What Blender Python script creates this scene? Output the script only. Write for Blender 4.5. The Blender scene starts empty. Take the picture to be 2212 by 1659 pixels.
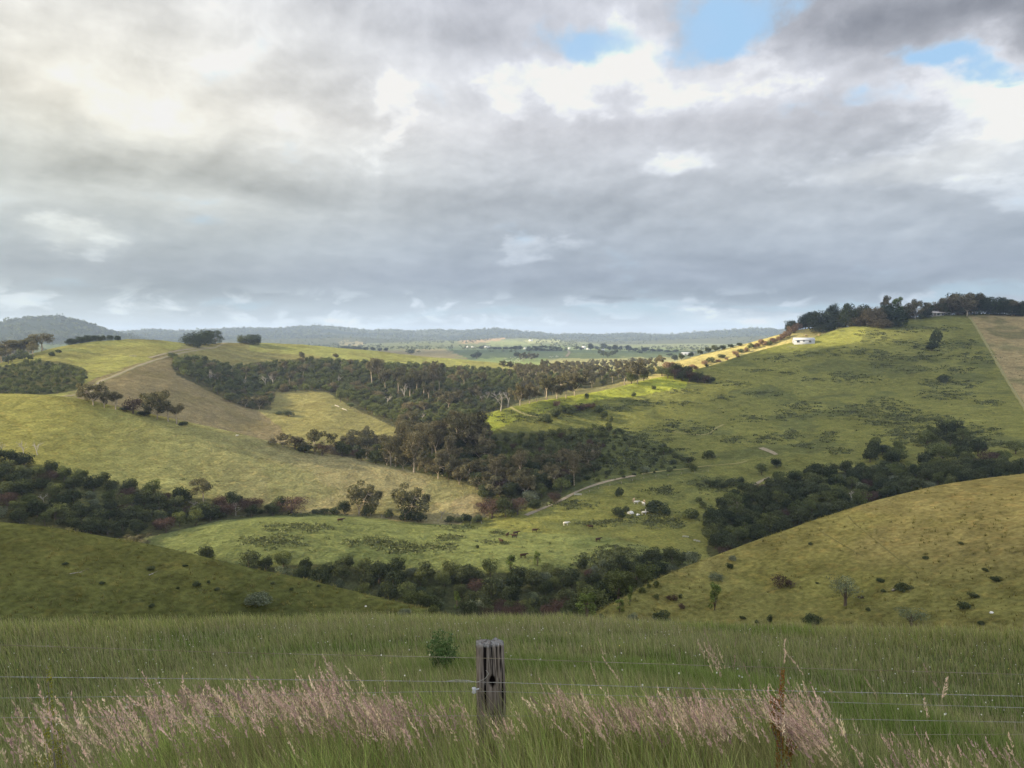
import bpy, math, random
import numpy as np
R = math.radians
rng = np.random.default_rng(7)
random.seed(7)
scene = bpy.context.scene
COL = scene.collection

# ---------------------------------------------------------------- camera
PITCH = R(4.02)
FOC = 2212 * 24 / 36
cam_d = bpy.data.cameras.new('camera'); cam = bpy.data.objects.new('camera', cam_d); COL.objects.link(cam)
cam_d.lens = 24; cam_d.sensor_width = 36; cam_d.clip_start = 0.05; cam_d.clip_end = 60000
cam.location = (0, 0, 0); cam.rotation_euler = (math.pi/2 - PITCH, 0, 0)
scene.camera = cam
scene.view_settings.view_transform = 'Standard'; scene.view_settings.look = 'None'
scene.view_settings.gamma = 1.0; scene.view_settings.use_curve_mapping = False
scene.view_settings.exposure = 1.45
cy = scene.cycles
cy.max_bounces = 6; cy.diffuse_bounces = 2; cy.glossy_bounces = 1; cy.transmission_bounces = 3
cy.transparent_max_bounces = 12; cy.volume_bounces = 0; cy.use_denoising = True
cy.caustics_reflective = False; cy.caustics_refractive = False; cy.sample_clamp_indirect = 4

SP, CP = math.sin(PITCH), math.cos(PITCH)
def px_dir(x, y):
    """direction through a point of the picture, given on a 2212-wide sheet"""
    X = (x - 1106) / FOC; Y = (829.5 - y) / FOC
    return np.array([X, CP + Y*SP, -SP + Y*CP])
def px_az_tan(x, y):
    d = px_dir(x, y)
    return math.degrees(math.atan2(d[0], d[1])), d[2]/math.hypot(d[0], d[1])
def px_az_el(x, y):
    a, t = px_az_tan(x, y); return R(a), math.atan(t)

# ---------------------------------------------------------------- sun and sky
SUN_AZ, SUN_EL = R(-95), R(22)            # from the left, a little behind
sd = (math.sin(SUN_AZ)*math.cos(SUN_EL), math.cos(SUN_AZ)*math.cos(SUN_EL), math.sin(SUN_EL))
sl = bpy.data.lights.new('sun', 'SUN'); sl.energy = 5.0; sl.angle = R(0.5); sl.color = (1.0, .83, .55)
sun = bpy.data.objects.new('sun', sl); COL.objects.link(sun)
from mathutils import Vector
sun.rotation_euler = Vector(sd).to_track_quat('Z', 'Y').to_euler()

class NT:
    def __init__(s, tree): s.t = tree; s.n = tree.nodes; s.l = tree.links
    def node(s, typ, **kw):
        nd = s.n.new(typ)
        for k, v in kw.items(): setattr(nd, k, v)
        return nd
    def put(s, sock, v):
        if isinstance(v, bpy.types.NodeSocket): s.l.new(v, sock)
        else: sock.default_value = v
    def m(s, op, a, b=None, c=None, clamp=False):
        nd = s.node('ShaderNodeMath', operation=op, use_clamp=clamp)
        for i, v in enumerate((a, b, c)):
            if v is not None: s.put(nd.inputs[i], v)
        return nd.outputs[0]
    def vm(s, op, a, b=None, c=None):
        nd = s.node('ShaderNodeVectorMath', operation=op)
        for i, v in enumerate((a, b, c)):
            if v is not None: s.put(nd.inputs[i], v)
        return nd.outputs['Value'] if op in ('LENGTH', 'DOT_PRODUCT') else nd.outputs[0]
    def mr(s, v, f0, f1, t0, t1, smooth=False):
        nd = s.node('ShaderNodeMapRange', interpolation_type='SMOOTHSTEP' if smooth else 'LINEAR')
        for i, q in enumerate((v, f0, f1, t0, t1)): s.put(nd.inputs[i], q)
        return nd.outputs[0]
    def mix(s, f, a, b, blend='MIX'):
        nd = s.node('ShaderNodeMix', data_type='RGBA', blend_type=blend)
        s.put(nd.inputs[0], f); s.put(nd.inputs[6], a); s.put(nd.inputs[7], b)
        return nd.outputs[2]
    def noise(s, vec, scale, detail=4, rough=.5, dist=0, out=0):
        nd = s.node('ShaderNodeTexNoise'); nd.noise_dimensions = '2D' if s is globals().get('W') else '3D'
        if vec is not None: s.l.new(vec, nd.inputs['Vector'])
        nd.inputs['Scale'].default_value = scale; nd.inputs['Detail'].default_value = detail
        nd.inputs['Roughness'].default_value = rough; nd.inputs['Distortion'].default_value = dist
        return nd.outputs[out]
    def comb(s, x, y, z):
        nd = s.node('ShaderNodeCombineXYZ')
        for i, v in enumerate((x, y, z)): s.put(nd.inputs[i], v)
        return nd.outputs[0]
    def ramp(s, f, stops):
        nd = s.node('ShaderNodeValToRGB'); e = nd.color_ramp.elements
        while len(e) < len(stops): e.new(0.5)
        for el, (p, c) in zip(e, stops): el.position = p; el.color = (*c, 1)
        s.put(nd.inputs[0], f); return nd.outputs[0]

SKY_FILL_GAIN = 2.05
world = bpy.data.worlds.new('World'); scene.world = world; world.use_nodes = True
W = NT(world.node_tree); W.n.clear()
sky = W.node('ShaderNodeTexSky', sky_type='NISHITA', sun_disc=False)
sky.sun_elevation = SUN_EL; sky.sun_rotation = SUN_AZ % (2*math.pi)
geo = W.node('ShaderNodeTexCoord')
sep = W.node('ShaderNodeSeparateXYZ'); W.l.new(geo.outputs['Generated'], sep.inputs[0])
az = W.m('ARCTAN2', sep.outputs[0], sep.outputs[1])
elv = W.m('ARCSINE', sep.outputs[2])
# cloud decks look flatter towards the horizon: noise in a stretched elevation scale
els = W.m('MULTIPLY', W.m('LOGARITHM', W.m('ADD', W.m('MAXIMUM', elv, 0.0), .22), 2.718), .85)
pc = W.comb(az, els, 3.1)
pv = W.comb(az, elv, 0.0)
w1 = W.noise(pc, 2.2, 6, .55, out=1)
w2 = W.noise(pc, 7.0, 8, .6, out=1)
warp = W.vm('ADD', W.vm('MULTIPLY', W.vm('SUBTRACT', w1, (.5, .5, .5)), (.16, .085, 0)),
            W.vm('MULTIPLY', W.vm('SUBTRACT', w2, (.5, .5, .5)), (.13, .07, 0)))
pw = W.vm('ADD', pv, warp)
def blob(x, y, rx, ry, amp, vec=None):
    a, e = px_az_el(x, y)
    sx, sy = FOC/rx*.93, FOC/ry*.97
    v = W.vm('MULTIPLY_ADD', vec or pw, (sx, sy, 0), (-a*sx, -e*sy, 0))
    return W.mr(W.vm('LENGTH', v), 1.25, 0.0, 0.0, amp, smooth=True)
def total(lst):
    s = None
    for b in lst: s = b if s is None else W.m('ADD', s, b)
    return s
BRIGHT = [(-60,140,560,420,.045),(430,60,460,200,.03),(330,372,430,62,-.11),(330,255,330,80,.05),
 (1380,110,70,110,.13),(1240,165,110,75,.09),(1085,170,60,60,.06),(1600,150,200,75,.11),(1850,5,340,95,-.15),(2010,70,190,80,-.12),(2200,60,120,190,-.17),
 (2090,200,65,120,.15),(2130,310,220,95,.14),(1850,365,170,42,.12),(1440,358,75,34,.11),(1620,430,330,120,-.05),(1230,450,260,110,-.05),(1750,260,160,60,-.06),
 (140,527,85,36,.12),(1150,540,90,24,.06),(1760,495,170,40,.06),(2000,528,70,30,.06),(820,300,220,100,.05),(560,470,330,40,.04),(1150,20,250,60,-.05),(1550,615,650,26,-.03),
 (780,688,95,17,.17),(560,692,70,10,.10),(1640,678,190,20,.15),(1150,690,140,12,.07),(330,688,90,12,.07),(1320,655,80,15,-.09),(1520,655,110,12,-.09)]
GAPS = [(1555,35,170,90,1.2),(1270,75,130,45,.72),(2060,150,60,40,.8),(1985,120,60,40,.4),
 (450,672,170,18,.5),(1400,684,600,26,.5),(1700,650,420,12,.6),(2050,632,250,16,.6),(1000,678,250,18,.45)]
PUFF = [(1380,100,60,90),(1270,185,130,50),(1095,175,70,60),(1620,140,210,55),(2090,190,60,90),(2130,300,170,90),(1860,362,150,32),(1440,360,75,30),(140,527,78,32),(780,690,110,16),(1640,682,190,18),(810,260,60,90),(1150,540,80,20)]
VB = W.m('MULTIPLY', total([blob(*b) for b in BRIGHT]), .9)
VP = total([blob(a_, b_, c_*1.5, d_*1.5, 1.0) for a_, b_, c_, d_ in PUFF])
VG = total([blob(*b) for b in GAPS])
yE = lambda y: px_az_el(1106, y)[1]/R(30)
base = W.ramp(W.m('DIVIDE', elv, R(30)), [(0, (.70,.755,.79)), (yE(700), (.70,.755,.79)), (yE(668), (.685,.735,.78)), (yE(640), (.615,.66,.705)),
   (yE(600), (.61,.648,.70)), (yE(540), (.655,.69,.73)), (yE(470), (.712,.738,.765)), (yE(390), (.76,.778,.80)),
   (yE(280), (.81,.815,.835)), (yE(120), (.82,.83,.86)), (1, (.76,.77,.80))])
n1 = W.noise(pc, 3.0, 5, .5, 0.0)
n2 = W.noise(W.vm('ADD', pc, W.vm('MULTIPLY', w1, (.09, .09, 0))), 6.5, 8, .52, 0.0)
n3 = W.noise(W.vm('ADD', pc, W.vm('MULTIPLY', w2, (.2, .2, 0))), 26, 6, .6, 0.0)
n4 = W.noise(W.vm('ADD', pc, W.vm('MULTIPLY', w1, (.07, .07, 0))), 12, 8, .54, 0.0)
lo_ = (-.012, .028, 0)                       # towards the light
n2b = W.noise(W.vm('ADD', W.vm('ADD', pc, W.vm('MULTIPLY', w1, (.09, .09, 0))), lo_), 6.5, 8, .52, 0.0)
n4b = W.noise(W.vm('ADD', W.vm('ADD', pc, W.vm('MULTIPLY', w1, (.07, .07, 0))), (-.007, .014, 0)), 12, 8, .54, 0.0)
bil = W.m('ADD', W.m('MULTIPLY', W.m("SUBTRACT", n2, n2b), .26), W.m('MULTIPLY', W.m("SUBTRACT", n4, n4b), .15))
tex = W.m('ADD', W.m('MULTIPLY', W.m('SUBTRACT', n1, .5), .26),
      W.m('ADD', W.m('ADD', W.m('MULTIPLY', W.m('SUBTRACT', n2, .5), .17), bil), W.m('MULTIPLY', W.m('SUBTRACT', n3, .5), .08)))
tex = W.m('MULTIPLY', tex, W.mr(elv, R(1), R(14), .45, 1.0))
pf = W.m('ADD', W.m('MINIMUM', VP, .62), W.m('ADD', W.m('MULTIPLY', W.m('SUBTRACT', n2, .5), 1.5), W.m('MULTIPLY', W.m('SUBTRACT', n4, .5), 1.5)))
puff = W.m('ADD', W.mr(pf, .25, 1.1, 0, .085, smooth=True), W.mr(pf, .50, .66, 0, .022, smooth=True))
puff = W.m('MULTIPLY', puff, W.mr(VP, 0, .35, 0, 1))
nb = W.noise(W.comb(az, W.m('MULTIPLY', elv, 2.4), 0.0), 15, 6, .55, .3)
band = W.m('MULTIPLY', W.m('MULTIPLY', W.mr(nb, .50, .66, 0, .15, smooth=True), W.mr(elv, R(4.4), R(2.6), 0, 1, smooth=True)), W.mr(elv, R(.2), R(1.4), .3, 1))
V = W.m('ADD', W.m('ADD', W.m('ADD', VB, band), puff), W.m('MULTIPLY_ADD', tex, .82, .028))
br = W.comb(V, V, V)
colr = W.vm('ADD', base, br)
warmf = total([blob(-100, 150, 760, 620, 1.0, pv), blob(500, 250, 700, 260, .4, pv)])
warm = W.vm('MULTIPLY', W.comb(warmf, warmf, warmf), (.045, .028, -.03))
lit = W.mr(VB, .03, .2, 0, 1)
colr = W.vm('ADD', W.vm('ADD', colr, warm), W.vm('MULTIPLY', W.comb(lit, lit, lit), (.012, 0, -.028)))
gm = W.mr(W.m("ADD", VG, W.m("ADD", W.m("MULTIPLY", W.m("SUBTRACT", n2, .5), 1.4), W.m("MULTIPLY", W.m("SUBTRACT", n4, .5), .9))), .22, .80, 0, 1, smooth=True)
gm = W.m('MULTIPLY', gm, W.mr(n1, .35, .7, 1.0, .6))
hz = W.mr(elv, R(1.5), R(12), 0, 1)
blue = W.mix(hz, (.70, .79, .835, 1), (.66, .81, .95, 1))
colr = W.mix(gm, colr, blue)
colr = W.vm('MAXIMUM', W.vm('MINIMUM', colr, (.975, .965, .945)), (.02, .02, .02))
sepc = W.node('ShaderNodeSeparateXYZ'); W.l.new(colr, sepc.inputs[0])
lin = W.comb(*[W.m('POWER', sepc.outputs[i], 2.2) for i in range(3)])
# added sky brightness overhead and behind the photographer, to fill the shaded ground
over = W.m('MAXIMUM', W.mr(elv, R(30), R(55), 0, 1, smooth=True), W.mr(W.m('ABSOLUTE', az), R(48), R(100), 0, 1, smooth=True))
gain = W.m('MULTIPLY_ADD', over, SKY_FILL_GAIN-1, 1.0)
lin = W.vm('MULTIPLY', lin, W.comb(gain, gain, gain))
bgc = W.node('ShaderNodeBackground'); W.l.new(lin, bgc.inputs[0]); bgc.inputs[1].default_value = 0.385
bgs = W.node('ShaderNodeBackground'); W.l.new(sky.outputs[0], bgs.inputs[0]); bgs.inputs[1].default_value = 0.05
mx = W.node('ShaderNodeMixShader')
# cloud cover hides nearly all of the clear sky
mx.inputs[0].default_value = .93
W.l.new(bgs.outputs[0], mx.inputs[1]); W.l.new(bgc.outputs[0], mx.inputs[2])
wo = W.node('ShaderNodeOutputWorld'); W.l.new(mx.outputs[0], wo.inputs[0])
world.cycles.sampling_method = 'MANUAL'; world.cycles.sample_map_resolution = 512
# ---------------------------------------------------------------- helpers for the object tree
def tag(o, label=None, cat=None, group=None, kind=None):
    if label: o['label'] = label
    if cat: o['category'] = cat
    if group: o['group'] = group
    if kind: o['kind'] = kind
    return o
def np_mesh(name, verts, faces, uv=None, cols=None, smooth=False, mats=(), midx=None):
    """verts (n,3), faces (m,k) one polygon size"""
    me = bpy.data.meshes.new(name)
    verts = np.asarray(verts, np.float32); faces = np.asarray(faces, np.int32)
    n, (m, k) = len(verts), faces.shape
    me.vertices.add(n); me.vertices.foreach_set('co', verts.ravel())
    me.loops.add(m*k); me.loops.foreach_set('vertex_index', faces.ravel())
    me.polygons.add(m); me.polygons.foreach_set('loop_start', np.arange(0, m*k, k, dtype=np.int32))
    me.polygons.foreach_set('loop_total', np.full(m, k, np.int32))
    if smooth: me.polygons.foreach_set('use_smooth', np.ones(m, bool))
    for mt in mats: me.materials.append(mt)
    if midx is not None: me.polygons.foreach_set('material_index', np.asarray(midx, np.int32))
    if cols is not None:
        for cname, arr in cols.items():
            ca = me.color_attributes.new(cname, 'FLOAT_COLOR', 'POINT')
            a4 = np.ones((n, 4), np.float32); a4[:, :arr.shape[1]] = arr
            ca.data.foreach_set('color', a4.ravel())
    me.update(calc_edges=True)
    return me
def link(name, me, parent=None, loc=(0,0,0)):
    o = bpy.data.objects.new(name, me); COL.objects.link(o); o.location = loc
    if parent: o.parent = parent
    return o
def empty(name, loc, rz=0):
    o = bpy.data.objects.new(name, None); COL.objects.link(o); o.location = loc; o.rotation_euler = (0, 0, rz)
    o.empty_display_size = .5
    return o
def copy_tree(o, parent=None):
    c = o.copy(); COL.objects.link(c); c.parent = parent
    for ch in o.children: copy_tree(ch, c)
    return c
def smoothstep(a, b, x):
    t = np.clip((x-a)/(b-a), 0, 1); return t*t*(3-2*t)

# ---------------------------------------------------------------- terrain
azs = np.concatenate([np.arange(-180, -44, 4.0), np.linspace(-44, 44, 841), np.arange(48, 181, 4.0)])
def logs(a, b, q): return np.exp(np.arange(math.log(a), math.log(b), q))
Ds = np.concatenate([[0.02], logs(.8, 30, .022), logs(30, 90, .014), logs(90, 1300, .0058), logs(1300, 11000, .016), [11000, 16000]])
NA, ND = len(azs), len(Ds)

def gsm(a, sig, axis):
    if sig <= 0: return a
    r = int(3*sig+1); k = np.exp(-.5*(np.arange(-r, r+1)/sig)**2); k /= k.sum()
    pad = [(0,0)]*a.ndim; pad[axis] = (r, r)
    p = np.pad(a, pad, mode='edge')
    out = np.zeros_like(a)
    for i, w in enumerate(k):
        sl_ = [slice(None)]*a.ndim; sl_[axis] = slice(i, i+a.shape[axis]); out += w*p[tuple(sl_)]
    return out

def line(pts, sig=5):
    A, Dd, Z = [], [], []
    for x, y, D in pts:
        a, t = px_az_tan(x, y); A.append(a); Dd.append(D); Z.append(t*D)
    lo, hi = 'x', 'y'
    d = np.interp(azs, A, Dd); z = np.interp(azs, A, Z)
    # keep falling or rising gently beyond the ends
    return gsm(d, sig, 0), gsm(z, sig, 0)

def layer(lines, front=.3, back=.45, sig=2.2, fit=True, azs_sig=5):
    L = [line(l, azs_sig) for l in lines]
    Z = np.empty((NA, ND))
    for i in range(NA):
        d = [l[0][i] for l in L]; z = [l[1][i] for l in L]
        for k in range(1, len(d)): d[k] = max(d[k], d[k-1]*1.02)
        d0, z0, d1, z1 = d[0], z[0], d[-1], z[-1]
        dd = [d0*.2] + d + [d1 + 40 + d1*.05, d1*3 + 100]
        bz = z1 - back*(40 + d1*.05)*.8
        zz = [z0 - front*d0*.8] + z + [bz, bz - back*(d1*2)]
        Z[i] = np.interp(Ds, dd, zz)
    Z = gsm(Z, sig, 1)
    if fit:
        tan_t = L[-1][1]/L[-1][0]
        near = np.abs(np.log(Ds)[None, :] - np.log(L[-1][0])[:, None]) < .25
        tan_a = np.where(near, Z/np.maximum(Ds, 1)[None, :], -9).max(1)
        Z += (tan_t - tan_a)[:, None]*Ds[None, :]
    return Z

# value noise fbm for relief and colour patches (plan coordinates)
def vnoise(x, y, seed):
    xi, yi = np.floor(x).astype(np.int64), np.floor(y).astype(np.int64); fx, fy = x-xi, y-yi
    fx = fx*fx*(3-2*fx); fy = fy*fy*(3-2*fy)
    def h(a, b):
        n = (a*374761393 + b*668265263 + seed*1274126177) & 0xffffffff
        n = ((n ^ (n >> 13))*1274126177) & 0xffffffff
        return ((n ^ (n >> 16)) & 0xffff)/65535.0
    return (h(xi,yi)*(1-fx)+h(xi+1,yi)*fx)*(1-fy) + (h(xi,yi+1)*(1-fx)+h(xi+1,yi+1)*fx)*fy
def fbm(x, y, s, seed, oct=4):
    v, a, t = 0, 1, 0
    for o in range(oct):
        v = v + a*vnoise(x/s*2**o, y/s*2**o, seed+o*17); t += a; a *= .5
    return v/t*2-1

LAY = {}
# the paddock just past the fence: a bank, then a slope that rolls over
edge = [(-700,1352,27),(0,1350,28),(300,1347,28),(600,1342,28),(1000,1342,29),(1300,1344,29),(1500,1356,28),(1800,1362,28),(2212,1366,27),(2900,1370,26)]
fe = line(edge)
Z = np.empty((NA, ND))
for i in range(NA):
    de, ze = fe[0][i], fe[1][i]
    Z[i] = np.interp(Ds, [0, 1.2, 4.3, 9, 16, de, de+12, de*4, 20000], [-1.72, -1.95, -3.02, -4.75, -7.4, ze, ze-8.5, ze-70, ze-9000])
LAY['paddock'] = gsm(Z, 1.5, 1)
LAY['near_left'] = layer([
  [(-700,1450,80),(0,1450,100),(500,1450,100),(1010,1450,95),(1300,1500,90),(2900,1700,80)],
  [(-900,1010,170),(-400,1065,160),(-100,1112,145),(0,1130,140),(130,1143,138),(280,1168,134),(400,1195,130),(500,1217,126),(640,1247,121),(760,1275,117),(880,1305,112),(1010,1338,107),(1150,1385,103),(1400,1500,100),(2900,1900,100)]], front=.25, back=.55)
LAY['near_right'] = layer([
  [(-700,1900,100),(900,1560,100),(1260,1450,104),(1600,1450,100),(2212,1450,92),(2900,1450,90)],
  [(-700,1900,115),(1330,1430,112),(1500,1345,118),(1640,1330,118),(1800,1295,122),(1950,1240,128),(2212,1200,130),(2900,1180,130)],
  [(-700,2000,120),(900,1600,120),(1200,1378,118),(1260,1341,120),(1350,1289,127),(1440,1241,136),(1500,1216,142),(1600,1179,150),(1700,1143,158),(1800,1108,165),(1900,1077,172),(2000,1053,178),(2100,1036,184),(2212,1022,190),(2500,1000,200),(2900,990,210)]], front=.25, back=.5)
LAY['green_mound'] = layer([
  [(-700,1600,190),(100,1400,195),(400,1350,200),(1000,1345,207),(1300,1345,210),(1600,1330,215),(2900,1400,215)],
  [(-700,1500,240),(100,1260,240),(500,1180,250),(900,1180,255),(1300,1190,255),(1550,1205,250),(1700,1230,250),(2900,1300,250)],
  [(-700,1500,285),(-100,1290,285),(150,1212,288),(290,1160,292),(380,1138,297),(470,1120,300),(560,1109,302),(640,1106,303),(740,1108,303),(850,1117,302),(950,1124,302),(1040,1129,302),(1120,1126,308),(1300,1128,305),(1500,1165,290),(1600,1190,285),(1900,1260,280),(2900,1350,280)]], front=.12, back=.25)
LAY['left_mid'] = layer([
  [(-700,1160,285),(0,1155,295),(300,1142,310),(600,1125,325),(1045,1118,338),(1300,1160,330),(2900,1500,330)],
  [(-900,880,450),(-300,856,440),(-100,852,435),(0,850,432),(80,850,430),(160,857,428),(250,877,424),(350,899,418),(450,921,412),(560,947,405),(680,974,398),(800,999,390),(900,1019,383),(980,1037,376),(1045,1052,370),(1120,1085,365),(1300,1160,355),(2900,1600,350)]], front=.1, back=.4)
LAY['track_hill'] = layer([
  [(-700,905,540),(0,890,545),(160,880,545),(400,945,540),(600,985,540),(760,985,545),(900,975,550),(1050,960,560),(1300,950,600),(2900,1050,600)],
  [(-700,840,640),(0,835,650),(100,845,620),(160,838,630),(215,808,680),(290,805,690),(380,830,680),(450,868,660),(520,905,640),(600,925,625),(660,905,650),(700,880,680),(790,905,655),(860,915,650),(950,900,680),(1050,880,720),(1150,860,780),(1300,850,800),(2900,900,800)],
  [(-700,815,740),(0,800,745),(60,785,740),(120,778,745),(200,775,775),(280,762,815),(350,758,840),(420,790,800),(500,835,780),(560,850,775),(600,842,790),(680,838,800),(740,850,790),(850,845,810),(950,835,830),(1050,825,860),(1150,815,890),(1300,812,920),(2900,850,920)],
  [(-900,830,850),(-400,812,830),(-100,795,820),(0,786,820),(60,767,825),(120,751,840),(200,737,870),(280,732,900),(350,735,935),(420,744,980),(480,741,1020),(560,741,1060),(640,744,1080),(720,750,1090),(800,757,1100),(900,768,1110),(1000,777,1120),(1100,785,1130),(1250,797,1140),(1450,830,1150),(1700,950,1150),(2900,1100,1150)]], front=.1, back=.3)
LAY['right_hill'] = layer([
  [(-700,1400,300),(700,1180,320),(1000,1130,330),(1120,1122,322),(1300,1108,330),(1500,1130,320),(1700,1110,330),(2212,1080,340),(2900,1060,340)],
  [(-700,1400,340),(700,1160,345),(980,1085,350),(1200,1070,358),(1400,1050,378),(1600,1030,402),(1900,1010,420),(2212,990,438),(2900,980,440)],
  [(-700,1350,400),(700,1100,410),(980,1000,430),(1100,975,445),(1200,955,465),(1300,935,500),(1400,910,535),(1500,900,560),(1650,880,590),(1800,850,640),(2000,840,670),(2212,845,680),(2900,850,680)],
  [(-700,1300,440),(700,1040,450),(850,965,470),(980,915,490),(1050,893,505),(1100,880,515),(1150,868,530),(1220,857,555),(1300,843,590),(1380,825,630),(1430,815,655),(1480,803,680),(1540,790,710),(1600,768,745),(1660,752,780),(1700,742,800),(1760,728,830),(1800,714,850),(1860,700,880),(1920,691,910),(2000,683,940),(2100,676,965),(2212,678,990),(2500,690,1000),(2900,700,1000)]], front=.05, back=.35)
LAY['gold_hill'] = layer([
  [(-700,1000,760),(1250,860,770),(1400,830,780),(1700,790,820),(2900,820,820)],
  [(-700,1000,860),(1150,835,870),(1300,808,880),(1400,795,890),(1440,788,900),(1500,769,925),(1560,754,945),(1610,743,960),(1660,729,980),(1720,712,1000),(1800,705,1000),(2300,720,1000),(2900,760,1000)]], front=.15, back=.3)
LAY['plain'] = layer([
  [(-700,800,1250),(1106,808,1250),(2900,800,1250)],
  [(-700,770,1500),(200,770,1500),(700,780,1500),(1000,787,1450),(1300,786,1450),(2900,780,1500)],
  [(-700,765,1800),(0,770,1800),(700,772,1850),(1050,780,1750),(1400,778,1750),(2900,775,1800)],
  [(-700,765,2400),(0,762,2300),(700,765,2400),(1000,757,2450),(1250,757,2450),(1400,760,2500),(2900,762,2400)],
  [(-700,760,2900),(0,755,2900),(960,756,2950),(1100,755,3000),(1500,757,3000),(2900,760,2900)],
  [(-700,750,3800),(0,748,3700),(700,752,3900),(1040,735,4300),(1180,733,4300),(1300,748,4200),(2900,750,4000)]], front=.16, back=.02, fit=False)
LAY['far_hills'] = layer([
  [(-700,755,4800),(1106,753,5000),(2900,753,5000)],
  [(-700,738,5600),(500,732,5600),(700,726,5700),(900,735,5700),(1106,731,5800),(1400,736,5700),(1700,730,5700),(2900,738,5700)],
  [(-700,722,6800),(200,716,6800),(270,717,6800),(330,713,6800),(400,716,6800),(470,713,6800),(540,709,6800),(600,710,6800),(640,706,6800),(680,705,6800),(720,707,6800),(760,712,6800),(800,714,6800),(850,712,6800),(900,716,6800),(950,714,6800),(1000,716,6800),(1080,710,6800),(1130,717,6800),(1200,724,6800),(1260,721,6800),(1310,724,6800),(1350,720,6800),(1400,723,6800),(1450,724,6800),(1500,719,6800),(1560,715,6800),(1620,710,6800),(1680,713,6800),(1800,720,6800),(2900,726,6800)]], front=.02, back=.1, sig=1.2, azs_sig=2)
LAY['low_ridge'] = layer([
  [(-700,752,4300),(1106,752,4400),(2900,752,4400)],
  [(-700,742,4900),(300,738,4900),(560,733,4900),(760,729,4900),(900,737,4900),(1000,741,4950),(1090,731,4900),(1170,733,4900),(1260,742,4900),(1400,738,4900),(1560,730,4900),(1700,726,4900),(2900,740,4900)]], front=.02, back=.06, sig=1.2, azs_sig=3)
LAY['left_mountain'] = layer([
  [(-700,760,3500),(0,757,3500),(300,757,3600),(500,790,3600),(2900,900,3600)],
  [(-900,735,4600),(-400,715,4600),(-100,705,4600),(0,698,4600),(40,690,4600),(90,686,4600),(130,686,4600),(170,694,4600),(200,702,4600),(230,713,4600),(270,724,4600),(330,742,4600),(420,780,4600),(2900,1100,4600)]], front=.02, back=.1, sig=1.2, azs_sig=2)
LNAMES = list(LAY)
STK = np.stack([LAY[k] for k in LNAMES])
AZ2, D2 = np.meshgrid(np.radians(azs), Ds, indexing='ij')
GX, GY = np.sin(AZ2)*D2, np.cos(AZ2)*D2
top = STK.max(0); LID = STK.argmax(0)
kk = np.maximum(.004*D2, .02)
GZ = top + kk*np.log(np.exp((STK-top)/kk).sum(0)) - 0
floor_z = np.interp(Ds, [0, 60, 150, 400, 900, 1400, 20000], [-60, -60, -100, -110, -105, -72, -90])[None, :]
GZ = np.maximum(GZ, floor_z)
# flatter land behind the photographer
wB = smoothstep(50, 85, np.abs(azs))[:, None]
GZ = GZ*(1-wB) + wB*(-1.8 - .02*np.minimum(D2, 600))
# small relief, growing with distance
rel = fbm(GX, GY, 45, 3, 4)*np.clip(D2-60, 0, 300)/300*1.0 + fbm(GX, GY, 9, 9, 3)*np.clip((D2-25)/100, 0, 1)*.22
rel += fbm(GX, GY, 260, 21, 5)*np.clip((D2-4000)/2000, 0, 1)*16 + fbm(GX, GY, 2.2, 31, 2)*.07*smoothstep(2, 5, D2)*smoothstep(60, 30, D2)
GZ = GZ + rel
azr = np.radians(azs)

def ground_z(x, y):
    a = math.degrees(math.atan2(x, y)); D = math.hypot(x, y)
    i = min(max(int(np.searchsorted(azs, a))-1, 0), NA-2); j = min(max(int(np.searchsorted(Ds, D))-1, 0), ND-2)
    fa = (a-azs[i])/(azs[i+1]-azs[i]); fd = (D-Ds[j])/(Ds[j+1]-Ds[j])
    return float((GZ[i,j]*(1-fd)+GZ[i,j+1]*fd)*(1-fa) + (GZ[i+1,j]*(1-fd)+GZ[i+1,j+1]*fd)*fa)
def at(x, y, dmin=35.0):
    """first point of the ground seen through a point of the picture, farther than dmin"""
    a, t = px_az_tan(x, y)
    i = min(max(int(np.searchsorted(azs, a))-1, 0), NA-2); fa = (a-azs[i])/(azs[i+1]-azs[i])
    zc = GZ[i]*(1-fa) + GZ[i+1]*fa
    f = zc - t*Ds
    j0 = int(np.searchsorted(Ds, dmin))
    idx = np.nonzero(f[j0:] >= 0)[0]
    if len(idx) == 0: return None
    j = j0 + idx[0]
    if j == j0: D = Ds[j]
    else: D = Ds[j-1] + (Ds[j]-Ds[j-1])*(-f[j-1])/(f[j]-f[j-1])
    ar = math.radians(a); X, Y = math.sin(ar)*D, math.cos(ar)*D
    return np.array([X, Y, ground_z(X, Y)])
def to_px(X, Y, Zz):
    dep = Y*CP - Zz*SP; up = Y*SP + Zz*CP
    dep = np.where(np.abs(dep) < 1e-6, 1e-6, dep)
    return 1106 + X/dep*FOC, 829.5 - up/dep*FOC
def inpoly(px, py, poly):
    px = np.asarray(px, float); py = np.asarray(py, float); c = np.zeros(px.shape, bool); n = len(poly)
    for i in range(n):
        x1, y1 = poly[i]; x2, y2 = poly[i-1]
        if y1 == y2: continue
        c ^= ((y1 > py) != (y2 > py)) & (px < (x2-x1)*(py-y1)/(y2-y1)+x1)
    return c
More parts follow.
